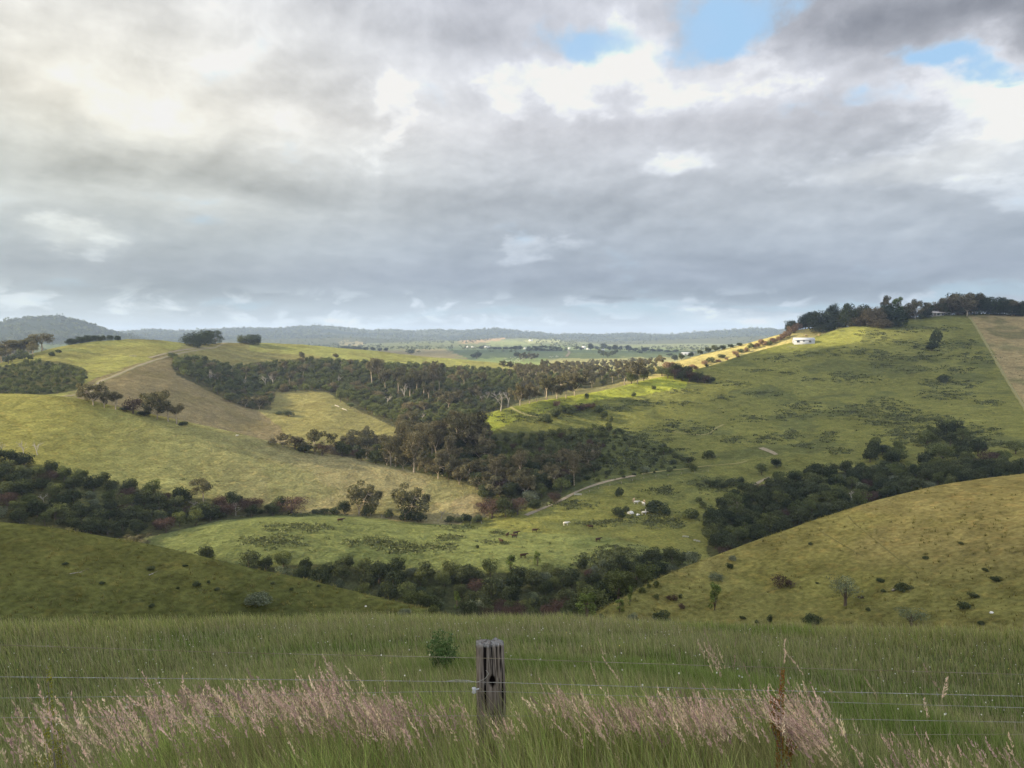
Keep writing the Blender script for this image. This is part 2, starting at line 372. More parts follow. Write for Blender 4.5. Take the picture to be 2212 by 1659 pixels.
# ---------------------------------------------------------------- land cover (what grows where, painted on the map of the land)
PX, PY = to_px(GX, GY, GZ)
front = (GY > 0)
jit = fbm(GX, GY, 30, 51, 4)
PXj = PX + fbm(GX, GY, 35, 61, 4)*10; PYj = PY + fbm(GX, GY, 35, 71, 4)*6
lid = {k: i for i, k in enumerate(LNAMES)}
C = np.zeros(GX.shape + (3,)); 
def setc(mask, c, w=1.0):
    m = (mask.astype(float)*w)[..., None]; C[:] = C*(1-m) + np.array(c)*m
BASE = {'paddock': (.08,.10,.04), 'near_left': (.115,.118,.036), 'near_right': (.205,.178,.068), 'green_mound': (.135,.155,.055),
        'left_mid': (.24,.235,.085), 'track_hill': (.215,.20,.075), 'right_hill': (.142,.150,.046), 'gold_hill': (.27,.245,.10),
        'plain': (.15,.17,.085), 'low_ridge': (.075,.085,.05), 'far_hills': (.035,.048,.035), 'left_mountain': (.05,.065,.04)}
for k, c in BASE.items(): setc(LID == lid[k], c)
def zone(layer_, poly, c, w=1.0):
    setc((LID == lid[layer_]) & front & inpoly(PXj, PYj, poly), c, w)
# brown hay slope and dry spur on the hill with the track
zone('track_hill', [(200,815),(300,780),(370,752),(420,800),(500,860),(600,915),(640,985),(200,985),(160,870)], (.205,.165,.085), .85)
zone('track_hill', [(60,735),(420,735),(360,765),(210,812),(120,870),(0,880),(0,780)], (.27,.27,.075), .8)
zone('track_hill', [(540,735),(1100,770),(1100,800),(800,790),(640,765),(540,760)], (.25,.27,.08), .7)
setc(LID == lid['left_mid'], (.27,.25,.065), smoothstep(420, 120, PXj+(PYj-900)*.4)*.8)
setc(LID == lid['left_mid'], (.23,.20,.11), smoothstep(300, 800, PX)*.7)
zone('right_hill', [(2093,684),(2140,760),(2190,840),(2260,930),(2500,930),(2500,640),(2200,672)], (.27,.22,.115), .9)
zone('right_hill', [(1000,930),(1100,870),(1400,815),(1500,800),(1480,840),(1200,880),(1060,930)], (.27,.30,.05), .8)
zone('right_hill', [(1640,765),(1700,735),(1800,715),(1880,700),(1860,735),(1760,760)], (.22,.23,.06), .8)
for ly in ('right_hill','green_mound'): zone(ly, [(930,1030),(1050,1052),(1056,1122),(930,1118)], (.23,.20,.11), .9)
# fields on the plain
zone('plain', [(960,750),(1190,745),(1240,775),(960,775)], (.115,.15,.08), 1)
zone('plain', [(1190,745),(1480,752),(1480,775),(1230,775)], (.135,.17,.08), 1)
zone('plain', [(700,760),(960,755),(1010,772),(1000,800),(700,800)], (.30,.25,.13), .8)
zone('plain', [(960,773),(1180,775),(1200,800),(960,800)], (.22,.27,.10), 1)
zone('plain', [(1180,777),(1480,771),(1480,800),(1190,800)], (.34,.33,.14), .9)
for ly in ('plain', 'low_ridge'): zone(ly, [(990,733),(1090,729),(1080,738),(1000,741)], (.36,.26,.15), 1)
for ly in ('plain', 'low_ridge'): zone(ly, [(1050,738),(1110,734),(1150,746),(1060,746)], (.22,.26,.12), 1)
for ly in ('plain', 'low_ridge'): zone(ly, [(1130,735),(1210,733),(1210,740),(1140,741)], (.28,.30,.15), 1)
for ly in ('plain', 'low_ridge'): zone(ly, [(735,738),(780,738),(790,746),(730,746)], (.36,.30,.15), 1)
zone('plain', [(100,740),(280,740),(280,775),(100,790)], (.13,.17,.07), .9)
mE = ((LID == lid['far_hills']) | (LID == lid['left_mountain']) | (LID == lid['low_ridge'])) & (fbm(GX, GY, 700, 81, 3) > .25)
setc(mE, (.12,.13,.07), .5)
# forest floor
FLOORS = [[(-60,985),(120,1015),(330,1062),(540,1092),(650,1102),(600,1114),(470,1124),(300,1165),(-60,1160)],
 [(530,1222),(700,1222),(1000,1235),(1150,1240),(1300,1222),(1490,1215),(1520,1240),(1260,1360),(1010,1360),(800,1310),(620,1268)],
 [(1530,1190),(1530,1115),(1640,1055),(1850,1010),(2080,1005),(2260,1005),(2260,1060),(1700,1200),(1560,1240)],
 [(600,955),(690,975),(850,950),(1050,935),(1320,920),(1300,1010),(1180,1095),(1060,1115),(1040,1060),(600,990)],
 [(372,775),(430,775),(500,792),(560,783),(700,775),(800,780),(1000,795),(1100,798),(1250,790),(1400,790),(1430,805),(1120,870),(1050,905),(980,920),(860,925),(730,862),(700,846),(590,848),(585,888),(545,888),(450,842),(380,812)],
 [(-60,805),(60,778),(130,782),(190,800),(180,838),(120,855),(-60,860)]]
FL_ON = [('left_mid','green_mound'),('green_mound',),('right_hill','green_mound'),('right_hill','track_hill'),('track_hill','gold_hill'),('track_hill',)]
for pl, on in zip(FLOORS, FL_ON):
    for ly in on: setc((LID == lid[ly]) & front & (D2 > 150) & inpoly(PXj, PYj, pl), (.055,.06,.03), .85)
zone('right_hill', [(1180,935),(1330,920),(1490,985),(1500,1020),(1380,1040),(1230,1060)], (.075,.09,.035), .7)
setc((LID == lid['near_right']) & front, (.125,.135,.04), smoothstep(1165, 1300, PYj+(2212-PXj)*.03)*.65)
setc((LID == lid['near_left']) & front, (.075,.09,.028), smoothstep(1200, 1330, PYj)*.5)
# rough patches
n_a = fbm(GX, GY, 28, 91, 4)
for lay, c, th, w in (('right_hill', (.07,.085,.035), .22, .55), ('green_mound', (.06,.08,.03), .35, .5), ('near_left', (.06,.075,.025), .25, .35),
                      ('track_hill', (.15,.13,.05), .1, .4), ('left_mid', (.15,.17,.06), .1, .35), ('near_right', (.15,.15,.04), .15, .4)):
    m = (LID == lid[lay])*smoothstep(th-.12, th+.12, n_a); setc(m, c, w)
C *= (1 + .16*fbm(GX, GY, 80, 95, 4))[..., None]
# the brown and dark gullies where only trees grow
gv = np.concatenate([GX.reshape(-1,1), GY.reshape(-1,1), GZ.reshape(-1,1)], 1)
ii, jj = np.meshgrid(np.arange(NA-1), np.arange(ND-1), indexing='ij')
v00 = (ii*ND+jj).ravel(); v01 = v00+1; v10 = v00+ND; v11 = v10+1
gf = np.stack([v00, v10, v11, v01], 1)

def grass_mat(name, near=False):
    mt = bpy.data.materials.new(name); mt.use_nodes = True; T = NT(mt.node_tree); T.n.clear()
    at_ = T.node('ShaderNodeVertexColor', layer_name='cover')
    tc = T.node('ShaderNodeTexCoord').outputs['Object']
    sp = T.vm('MULTIPLY', tc, (1, 1, 2.2))
    a = T.noise(sp, .9, 6, .65); b = T.noise(sp, .16, 5, .6, .6); c = T.noise(sp, .035, 5, .55, .4)
    f1 = T.mr(a, .3, .7, .62, 1.38); f2 = T.mr(b, .3, .7, .74, 1.26); f3 = T.mr(c, .3, .7, .86, 1.14)
    f = T.m('MULTIPLY', T.m('MULTIPLY', f1, f2), f3)
    col = T.vm('MULTIPLY', at_.outputs[0], T.comb(f, f, f))
    # straw coloured seed heads in drifts
    dry = T.mr(T.noise(sp, .35, 6, .62, .8), .52, .72, 0, .55)
    col = T.mix(dry, col, T.vm('MULTIPLY', col, (1.55, 1.25, 1.15)))
    bs = T.node('ShaderNodeBsdfDiffuse'); T.l.new(col, bs.inputs[0]); bs.inputs[1].default_value = .9
    h = T.m('ADD', T.m('MULTIPLY', a, .5), T.m('ADD', T.m('MULTIPLY', b, 1.6), T.m('MULTIPLY', T.noise(sp, .05, 4, .5, 1.0), 2.5)))
    bp = T.node('ShaderNodeBump'); bp.inputs['Strength'].default_value = .9; bp.inputs['Distance'].default_value = 1.0
    T.l.new(h, bp.inputs['Height']); T.l.new(bp.outputs[0], bs.inputs['Normal'])
    o = T.node('ShaderNodeOutputMaterial'); T.l.new(bs.outputs[0], o.inputs[0]); return mt
gme = np_mesh('ground', gv, gf, cols={'cover': np.clip(C, .01, .8).reshape(-1, 3)}, smooth=True, mats=[grass_mat('pasture')])
ground = tag(link('ground', gme), kind='structure')

# ---------------------------------------------------------------- haze
def haze_box():
    bm_v = []; x0, x1, y0, y1, z0, z1 = -14000, 14000, -2000, 14500, -420, 190
    vs = [(x,y,z) for z in (z0,z1) for y in (y0,y1) for x in (x0,x1)]
    fs = [(0,2,3,1),(4,5,7,6),(0,1,5,4),(2,6,7,3),(0,4,6,2),(1,3,7,5)]
    mt = bpy.data.materials.new('haze'); mt.use_nodes = True; T = NT(mt.node_tree); T.n.clear()
    v = T.node('ShaderNodeVolumePrincipled'); v.inputs['Density'].default_value = HAZE; v.inputs['Color'].default_value = (.56,.72,1.0,1)
    v.inputs['Anisotropy'].default_value = 0
    o = T.node('ShaderNodeOutputMaterial'); T.l.new(v.outputs[0], o.inputs['Volume'])
    tag(link('haze', np_mesh('haze', vs, fs, mats=[mt])), kind='stuff')
HAZE = 1.0e-4
haze_box()
# ---------------------------------------------------------------- the broken cloud bank to the left that lets the low sun through in patches
CH = 1250.0
def under(p):
    """the place in the cloud bank that the sun passes on its way to p"""
    t = (CH - p[2])/sd[2]; return p[0]+sd[0]*t, p[1]+sd[1]*t
def pick(x, y, dmin=35):
    p = at(x, y, dmin); assert p is not None, (x, y); return p
HOLES = []
def hole(x, y, rx, ry, s=1.0, dmin=60):
    p = pick(x, y, dmin); cx, cy_ = under(p); HOLES.append((cx, cy_, rx, ry, s))
hole(60, 900, 130, 110, 1.0); hole(280, 925, 120, 80, .55); hole(520, 1000, 90, 60, .3); hole(-250, 900, 200, 160, 1)
hole(180, 770, 330, 170, 1.0); hole(20, 800, 250, 150, .8)
hole(700, 900, 120, 90, 1.0, 500); hole(600, 940, 60, 60, .5, 500); hole(800, 930, 100, 60, .8, 500)
hole(650, 760, 170, 150, .9, 700); hole(900, 800, 260, 170, 1.0, 700); hole(1150, 800, 230, 200, 1.0, 800); hole(900, 960, 110, 55, .6, 420)
hole(480, 742, 160, 60, .6, 900)
hole(1090, 885, 42, 42, 1, 300); hole(1180, 868, 42, 42, 1, 300); hole(1280, 850, 42, 40, 1, 300); hole(1370, 832, 40, 40, .9, 300); hole(1430, 820, 36, 40, .8, 300); hole(1130, 905, 40, 25, .8, 300)
hole(1480, 790, 150, 130, 1, 700); hole(1600, 752, 130, 130, 1, 700)
hole(1725, 742, 36, 40, .75, 500); hole(1790, 724, 50, 50, .75, 500); hole(1870, 707, 44, 45, .6, 500)
hole(1700, 800, 200, 60, .16, 500); hole(2000, 900, 200, 120, .12, 300)
hole(1850, 1110, 50, 26, .22, 60); hole(2150, 1060, 50, 30, .28, 60)
hole(250, 1180, 40, 20, .15, 60); hole(700, 1130, 120, 25, .12, 200)
hole(1050, 788, 900, 330, .8, 1300); hole(1300, 770, 700, 300, .5, 1300); hole(300, 770, 900, 500, .7, 1300)
def cloud_bank():
    mt = bpy.data.materials.new('cloud_vapour'); mt.use_nodes = True; T = NT(mt.node_tree); T.n.clear()
    tc = T.node('ShaderNodeTexCoord').outputs['Object']
    flat = T.vm('MULTIPLY', tc, (1, 1, 0))
    w = T.vm('ADD', flat, T.vm('MULTIPLY', T.vm('SUBTRACT', T.noise(flat, .012, 4, .55, out=1), (.5,.5,.5)), (90, 90, 0)))
    s = None
    for cx, cy_, rx, ry, a in HOLES:
        v = T.vm('MULTIPLY_ADD', w, (1/rx, 1/ry, 0), (-cx/rx, -cy_/ry, 0))
        b = T.mr(T.vm('LENGTH', v), 1.35, .6, 0, a, smooth=True)
        s = b if s is None else T.m('MAXIMUM', s, b)
    dens = T.m('SUBTRACT', .80, T.m('MULTIPLY', s, .80), clamp=True)
    tr = T.node('ShaderNodeBsdfTransparent'); df = T.node('ShaderNodeBsdfDiffuse'); df.inputs[0].default_value = (.8,.8,.8,1)
    tl = T.node('ShaderNodeBsdfTranslucent'); tl.inputs[0].default_value = (.8,.8,.8,1)
    m1 = T.node('ShaderNodeMixShader'); m1.inputs[0].default_value = .5; T.l.new(df.outputs[0], m1.inputs[1]); T.l.new(tl.outputs[0], m1.inputs[2])
    m2 = T.node('ShaderNodeMixShader'); T.l.new(dens, m2.inputs[0]); T.l.new(tr.outputs[0], m2.inputs[1]); T.l.new(m1.outputs[0], m2.inputs[2])
    o = T.node('ShaderNodeOutputMaterial'); T.l.new(m2.outputs[0], o.inputs[0])
    # a lumpy slab of vapour, 14 m thick
    o0 = under((0, 0, 0)); nx, ny = 90, 90
    xs = np.linspace(o0[0]-1300, o0[0]+1900, nx); ys = np.linspace(o0[1]-700, o0[1]+2700, ny)
    X, Y = np.meshgrid(xs, ys, indexing='ij'); lump = fbm(X, Y, 260, 5, 3)*6
    vt = np.stack([X, Y, CH+7+lump], -1).reshape(-1, 3); vb = np.stack([X, Y, CH-7+lump*.5], -1).reshape(-1, 3)
    i, j = np.meshgrid(np.arange(nx-1), np.arange(ny-1), indexing='ij'); a = (i*ny+j).ravel()
    ft = np.stack([a, a+ny, a+ny+1, a+1], 1); fb = ft[:, ::-1] + nx*ny
    rim = [r*ny for r in range(nx)] + [(nx-1)*ny+c for c in range(1, ny)] + [r*ny+ny-1 for r in range(nx-2, -1, -1)] + [c for c in range(ny-2, 0, -1)]
    fs = [(rim[k], rim[(k+1) % len(rim)], rim[(k+1) % len(rim)]+nx*ny, rim[k]+nx*ny) for k in range(len(rim))]
    tag(link('clouds', np_mesh('clouds', np.concatenate([vt, vb]), np.concatenate([ft, fb, np.array(fs)]), smooth=True, mats=[mt])), kind='structure')
cloud_bank()
# ---------------------------------------------------------------- plants
def unit(v): return v/np.maximum(np.linalg.norm(v, axis=-1, keepdims=True), 1e-9)
class Geo:
    """collects quads with a tone per vertex"""
    def __init__(s): s.v, s.f, s.t, s.n = [], [], [], 0
    def add(s, v, f, t):
        v = np.asarray(v, float); s.v.append(v); s.f.append(np.asarray(f)+s.n); s.t.append(np.broadcast_to(t, (len(v),)).astype(float)); s.n += len(v)
    def mesh(s, name, mat, smooth=False):
        V, F, T_ = np.concatenate(s.v), np.concatenate(s.f), np.concatenate(s.t)
        return np_mesh(name, V, F, cols={'tone': np.repeat(T_[:, None], 3, 1)}, mats=[mat], smooth=smooth)
    def data(s): return np.concatenate(s.v), np.concatenate(s.f), np.concatenate(s.t)
def leaf_quads(g, r_, pos, nrm, size, tone, asp=.6):
    n = len(pos); nrm = unit(nrm); a = unit(np.cross(nrm, unit(r_.normal(size=(n, 3))))); b = np.cross(nrm, a)
    sz = (size*r_.uniform(.6, 1.4, n))[:, None] if np.isscalar(size) else size[:, None]
    v = np.stack([pos-a*sz*.5, pos-b*sz*.5*asp, pos+a*sz*.5, pos+b*sz*.5*asp], 1).reshape(-1, 3)
    g.add(v, np.arange(4*n).reshape(n, 4), np.repeat(tone, 4))
def foliage(g, r_, clumps, n, size, jit=.7, lo=-.6, shell=.62, asp=.6):
    cl = np.array(clumps, float); w = cl[:, 3]**2; w /= w.sum()
    k = r_.choice(len(cl), n, p=w); c = cl[k]
    d = unit(r_.normal(size=(n, 3))); d[:, 2] = np.maximum(d[:, 2], lo+r_.uniform(-.2, .1, n)); d = unit(d)
    rad = shell + (1.05-shell)*np.sqrt(r_.uniform(0, 1, n))
    pos = c[:, :3] + d*rad[:, None]*c[:, 3:6]
    ct = r_.uniform(.62, 1.38, len(cl))[k]
    leaf_quads(g, r_, pos, d + jit*r_.normal(size=(n, 3)), size, ct*r_.uniform(.7, 1.3, n), asp)
def tube(g, pts, rad, sides=5, tone=1.0):
    pts = np.asarray(pts, float); n = len(pts); rad = np.broadcast_to(rad, (n,))
    tan = np.gradient(pts, axis=0); tan = unit(tan)
    ref = np.array([.31, .95, .05]); a = unit(np.cross(tan, ref)); b = np.cross(tan, a)
    ang = np.arange(sides)/sides*2*math.pi
    v = pts[:, None, :] + rad[:, None, None]*(np.cos(ang)[None, :, None]*a[:, None, :] + np.sin(ang)[None, :, None]*b[:, None, :])
    f = []
    for i in range(n-1):
        for k in range(sides):
            k2 = (k+1) % sides; f.append((i*sides+k, i*sides+k2, (i+1)*sides+k2, (i+1)*sides+k))
    g.add(v.reshape(-1, 3), np.array(f), tone)
def limb(p0, p1, bend, r_, n=5):
    p0, p1 = np.array(p0, float), np.array(p1, float); m = (p0+p1)/2 + np.array([0, 0, -bend]) + r_.normal(size=3)*np.linalg.norm(p1-p0)*.07
    t = np.linspace(0, 1, n)[:, None]; return (1-t)**2*p0 + 2*t*(1-t)*m + t*t*p1

def plant_mat(name, c1, c2, trans=.25, rough=.6):
    mt = bpy.data.materials.new(name); mt.use_nodes = True; T = NT(mt.node_tree); T.n.clear()
    tn = T.node('ShaderNodeVertexColor', layer_name='tone').outputs[0]
    oi = T.node('ShaderNodeObjectInfo').outputs['Random']
    nz = T.noise(T.node('ShaderNodeTexCoord').outputs['Object'], .55, 3, .5)
    f = T.m('ADD', T.m('MULTIPLY', oi, .65), T.m('MULTIPLY', nz, .45), clamp=True)
    col = T.vm('MULTIPLY', T.mix(f, (*c1, 1), (*c2, 1)), tn)
    d = T.node('ShaderNodeBsdfDiffuse'); T.l.new(col, d.inputs[0]); t2 = T.node('ShaderNodeBsdfTranslucent'); T.l.new(T.vm('MULTIPLY', col, (1.15, 1.2, .7)), t2.inputs[0])
    m = T.node('ShaderNodeMixShader'); m.inputs[0].default_value = trans; T.l.new(d.outputs[0], m.inputs[1]); T.l.new(t2.outputs[0], m.inputs[2])
    o = T.node('ShaderNodeOutputMaterial'); T.l.new(m.outputs[0], o.inputs[0]); return mt
def bark_mat(name, c1, c2):
    mt = bpy.data.materials.new(name); mt.use_nodes = True; T = NT(mt.node_tree); T.n.clear()
    tc = T.node('ShaderNodeTexCoord').outputs['Object']
    n = T.noise(T.vm('MULTIPLY', tc, (2, 2, .6)), 1.4, 5, .6)
    col = T.mix(T.mr(n, .35, .65, 0, 1), (*c1, 1), (*c2, 1))
    d = T.node('ShaderNodeBsdfDiffuse'); T.l.new(col, d.inputs[0])
    o = T.node('ShaderNodeOutputMaterial'); T.l.new(d.outputs[0], o.inputs[0]); return mt
M_EVER = plant_mat('dark_evergreen_leaves', (.030,.044,.026), (.098,.112,.056))
M_OLIVE = plant_mat('olive_leaves', (.08,.10,.04), (.14,.155,.065))
M_GUM = plant_mat('gum_leaves', (.085,.088,.048), (.165,.145,.09), .2)
M_CYP = plant_mat('cypress_leaves', (.033,.048,.025), (.062,.075,.036), .1)
M_RUST = plant_mat('maroon_twigs', (.060,.042,.037), (.098,.066,.055), .1)
M_COPP = plant_mat('brown_copper_leaves', (.19,.125,.075), (.27,.19,.12), .2)
M_PALE = plant_mat('pale_flowering_leaves', (.085,.11,.06), (.20,.22,.16), .25)
M_LIME = plant_mat('light_green_leaves', (.10,.14,.04), (.15,.19,.06), .3)
M_BARK = bark_mat('pale_gum_bark', (.50,.43,.33), (.27,.22,.16))
M_BARKD = bark_mat('dark_bark', (.10,.08,.06), (.16,.13,.10))
M_DEAD = bark_mat('bleached_dead_wood', (.46,.43,.38), (.26,.24,.21))

def dome_clumps(r_, H, Wd, k, zlo=.25, cr=.42):
    out = []
    for i in range(k):
        d = unit(r_.normal(size=3)); d[2] = abs(d[2])*1.25 - .6; q_ = math.sqrt(max(0, 1-max(d[2],0)**2)); d[:2] = unit(d[:2])*q_*r_.uniform(.5, 1)
        s = r_.uniform(.45, .72)
        c = np.array([d[0]*Wd*.5*s*1.2, d[1]*Wd*.5*s*1.2, H*(zlo + (1-zlo)*.45) + d[2]*H*(1-zlo)*.5*s*1.25])
        rr = Wd*.5*cr*r_.uniform(.5, 1.1); out.append((*c, rr, rr, rr*r_.uniform(.65, .9)))
    out.append((0, 0, H*(zlo+(1-zlo)*.45), Wd*.34, Wd*.34, H*(1-zlo)*.36))
    return out
def proto_evergreen(seed, H=9, Wd=8, n=2300, size=.5, k=22, zlo=.08):
    r_ = np.random.default_rng(seed); cl = dome_clumps(r_, H, Wd, k, zlo); g = Geo(); foliage(g, r_, cl, n, size)
    b = Geo(); tube(b, [(0,0,-.8),(r_.normal()*.1,r_.normal()*.1,H*.3),(0,0,H*.6)], [.28,.2,.08], 6)
    for c in cl[:5]: tube(b, limb((0,0,H*.2), c[:3], .4, r_), [.12,.1,.08,.05,.03], 4)
    return g, b, None
def proto_gum(seed, H=18, n=3200, size=.62, k=15, lean=.06, bare=.45, spread=.30):
    r_ = np.random.default_rng(seed); g, b = Geo(), Geo(); lx, ly = r_.normal(size=2)*lean*H
    th = H*bare; tr = H*.0165+.06
    top = np.array([lx*bare, ly*bare, th])
    tube(b, limb((0,0,-1), top, 0, r_, 6), np.linspace(tr*1.25, tr*.75, 6), 6)
    forks = []
    nf = r_.integers(3, 5)
    for q in range(nf):
        a = q/nf*6.28 + r_.uniform(-.5, .5); rr = H*spread*r_.uniform(.35, .6)
        e = top + np.array([math.cos(a)*rr, math.sin(a)*rr, H*r_.uniform(.18, .32)])
        tube(b, limb(top, e, H*.03, r_, 5), np.linspace(tr*.6, tr*.32, 5), 5); forks.append(e)
    cl = []
    for i in range(k):
        f = forks[i % nf]; a = r_.uniform(0, 6.28); rr = H*spread*r_.uniform(.1, .62)
        c = f + np.array([math.cos(a)*rr, math.sin(a)*rr, H*r_.uniform(-.13, .26)])
        c[2] = min(c[2], H*.95); R_ = H*r_.uniform(.08, .135)
        cl.append((*c, R_, R_, R_*r_.uniform(.7,1.0))); tube(b, limb(f, c, H*.02, r_, 4), np.linspace(tr*.3, tr*.1, 4), 4)
    foliage(g, r_, cl, n, size, jit=.8, lo=-.8, shell=.35)
    return g, b, None
def proto_cypress(seed, H=14, Wd=15, n=4600, size=.62):
    r_ = np.random.default_rng(seed); cl = []
    for i in range(42):
        z = r_.uniform(.06, .93); rad = Wd*.5*math.sqrt(max(0, 1-((z-.3)/.72)**2))*r_.uniform(.55, .95); a = r_.uniform(0, 6.28)
        R_ = Wd*r_.uniform(.09, .15); cl.append((math.cos(a)*rad, math.sin(a)*rad, H*z, R_*1.25, R_*1.25, R_*.75))
    cl.append((0,0,H*.42,Wd*.36,Wd*.36,H*.42))
    g, b = Geo(), Geo(); foliage(g, r_, cl, n, size, jit=.6, lo=-.35)
    tube(b, [(0,0,-1),(0,0,H*.35),(0,0,H*.75)], [.5,.35,.12], 6)
    for c in cl[:8]: tube(b, limb((0,0,H*.15), c[:3], .3, r_), [.2,.15,.12,.08,.04], 4)
    return g, b, None
def proto_dead(seed, H=11, levels=3):
    r_ = np.random.default_rng(seed); b = Geo()
    def grow(p, d, L, r0, lv):
        e = p + d*L; tube(b, limb(p, e, -L*.04, r_, 4), np.linspace(r0, r0*.55, 4), 5 if lv == 0 else 4)
        if lv >= levels: return
        for q in range(3 if lv else 4):
            t = r_.uniform(.45, 1.0); nd = unit(d + r_.normal(size=3)*.62 + np.array([0,0,.12])); grow(p+d*L*t, nd, L*r_.uniform(.45, .7), r0*.5, lv+1)
    grow(np.array([0,0,-.5]), unit(np.array([r_.normal()*.12, r_.normal()*.12, 1])), H*.5, H*.022, 0)
    return None, b, None
def proto_shrub(seed, H=3, Wd=3.4, n=1000, size=.3, k=9):
    r_ = np.random.default_rng(seed); cl = dome_clumps(r_, H, Wd, k, .05, .46); g = Geo(); foliage(g, r_, cl, n, size)
    return g, None, None
def proto_column(seed, H=7, n=900, size=.35):
    r_ = np.random.default_rng(seed); g, b = Geo(), Geo(); cl = []
    for i in range(14):
        z = r_.uniform(.15, .97); rr = H*.14*(1-abs(z-.45)*.9); a = r_.uniform(0, 6.28); R_ = H*.075
        cl.append((math.cos(a)*rr, math.sin(a)*rr, H*z, R_, R_, R_*1.5))
    foliage(g, r_, cl, n, size, jit=.9, shell=.3); tube(b, [(0,0,-.5),(0.1,0,H*.4),(0,0,H*.9)], [.13,.09,.03], 5)
    for c in cl[:6]: tube(b, limb((0,0,H*.1), c[:3], 0, r_), [.06,.05,.04,.03,.02], 4)
    return g, b, None

PROTO = {}
def reg(kind, name, cat, H0, mats, builder, seeds, low):
    vs = []
    for sd_ in seeds:
        g, b, _ = builder(sd_)
        vs.append((g.mesh(name+'_crown', mats[0]) if g else None, b.mesh(name+'_trunk', mats[1], True) if b else None))
    lows = []
    if low:
        for sd_ in seeds[:2]:
            g, b, _ = low(sd_); lows.append((g, b))
    PROTO[kind] = dict(name=name, cat=cat, H=H0, meshes=vs, low=lows, mats=mats)
reg('ever', 'evergreen_tree', 'evergreen tree', 9, (M_EVER, M_BARKD), lambda s: proto_evergreen(s), [1,2,3,4], lambda s: proto_evergreen(s, n=520, size=.85))
reg('olive', 'olive_green_tree', 'leafy tree', 9, (M_OLIVE, M_BARKD), lambda s: proto_evergreen(s, n=2200, k=20, size=.45), [11,12,13], lambda s: proto_evergreen(s, n=520, size=.85))
reg('rust', 'maroon_tree', 'maroon tree', 7, (M_RUST, M_BARKD), lambda s: proto_evergreen(s, H=7, Wd=7, n=2600, size=.26, k=20, zlo=.05), [21,22,23], None)
reg('gum', 'gum_tree', 'gum tree', 18, (M_GUM, M_BARK), lambda s: proto_gum(s), [31,32,33,34,35], lambda s: proto_gum(s, n=420, size=1.1))
reg('gumlow', 'gum_tree', 'gum tree', 13, (M_GUM, M_BARK), lambda s: proto_gum(s, H=13, bare=.18, spread=.48, k=24, n=3600, size=.55), [41,42,43,44], None)
reg('gumtall', 'gum_tree', 'gum tree', 24, (M_GUM, M_BARK), lambda s: proto_gum(s, H=24, bare=.36, spread=.20, k=26, n=3600, size=.65, lean=.02), [51,52,53], None)
reg('cyp', 'cypress_tree', 'cypress tree', 14, (M_CYP, M_BARKD), lambda s: proto_cypress(s), [61,62,63,64], None)
reg('dead', 'dead_tree', 'dead tree', 11, (None, M_DEAD), lambda s: proto_dead(s), [71,72,73,74], None)
reg('shrub', 'shrub', 'shrub', 3, (M_EVER, None), lambda s: proto_shrub(s), [81,82,83], lambda s: proto_shrub(s, n=260, size=.6))
reg('oshrub', 'shrub', 'shrub', 3, (M_OLIVE, None), lambda s: proto_shrub(s), [84,85,86], lambda s: proto_shrub(s, n=260, size=.6))
reg('copp', 'copper_bush', 'bush', 4, (M_COPP, None), lambda s: proto_shrub(s, 4, 5, 1300, .4, 12), [91,92,93], None)
reg('pale', 'pale_shrub', 'pale shrub', 4, (M_PALE, None), lambda s: proto_shrub(s, 4, 4.6, 1500, .28, 16), [95,96,97], None)
reg('lime', 'light_green_tree', 'light green tree', 7, (M_LIME, M_BARKD), lambda s: proto_column(s), [101,102], None)
reg('bent', 'wind_bent_tree', 'small tree', 7, (M_PALE, M_BARKD), lambda s: proto_evergreen(s, H=7, Wd=5.5, n=1100, size=.24, k=22, zlo=.2), [111,112], None)
reg('rshrub', 'maroon_shrub', 'maroon shrub', 3, (M_RUST, None), lambda s: proto_shrub(s, 3, 3.6, 1200, .2, 12), [105,106], None)

M_BROWNO = plant_mat('brown_olive_leaves', (.10,.092,.052), (.155,.128,.08), .2)
for kd_, nm_, mt_, sds in (('dome','domed_tree',M_EVER,[121,122,123]),('domec','brown_domed_tree',M_BROWNO,[124,125,126]),('domed','dark_domed_tree',M_CYP,[127,128,129])):
    reg(kd_, nm_, 'domed tree', 12, (mt_, M_BARKD), lambda s: proto_evergreen(s, H=12, Wd=13, n=4200, size=.6, k=34, zlo=-.1), sds, None)
def ratio(kind):
    P = PROTO[kind]
    if 'ratio' not in P:
        me = P['meshes'][0][0] or P['meshes'][0][1]; co = np.empty(len(me.vertices)*3, np.float32); me.vertices.foreach_get('co', co); co = co.reshape(-1, 3)
        P['ratio'] = float((np.percentile(np.abs(co[:, 0]), 98)*2)/np.percentile(co[:, 2], 99.5)); P['hh'] = float(np.percentile(co[:, 2], 99.5))/P['H']
    return P['ratio']
def T(kind, x, y, hpx, label, wpx=None, dmin=60, group=None, dmax=None):
    y0 = y; lim = dmax or {35: 60, 60: 620}.get(dmin, dmin*2.0 if dmin < 1200 else 4500); dy = 0
    while dy < 30:
        p = at(x, y+dy, dmin)
        if p is not None and math.hypot(p[0], p[1]) < lim: break
        dy += .5
    else: print('MISS', kind, x, y, label); return None
    hpx = hpx + dy
    dep = p[1]*CP - p[2]*SP; H = hpx*dep/FOC; r0 = ratio(kind); H /= PROTO[kind]['hh']
    wd = 1.0 if wpx is None else 1.0*(wpx/hpx)/r0
    CELLS.ok(p, 4)
    return put_tree(kind, p, H, label, group, wd)
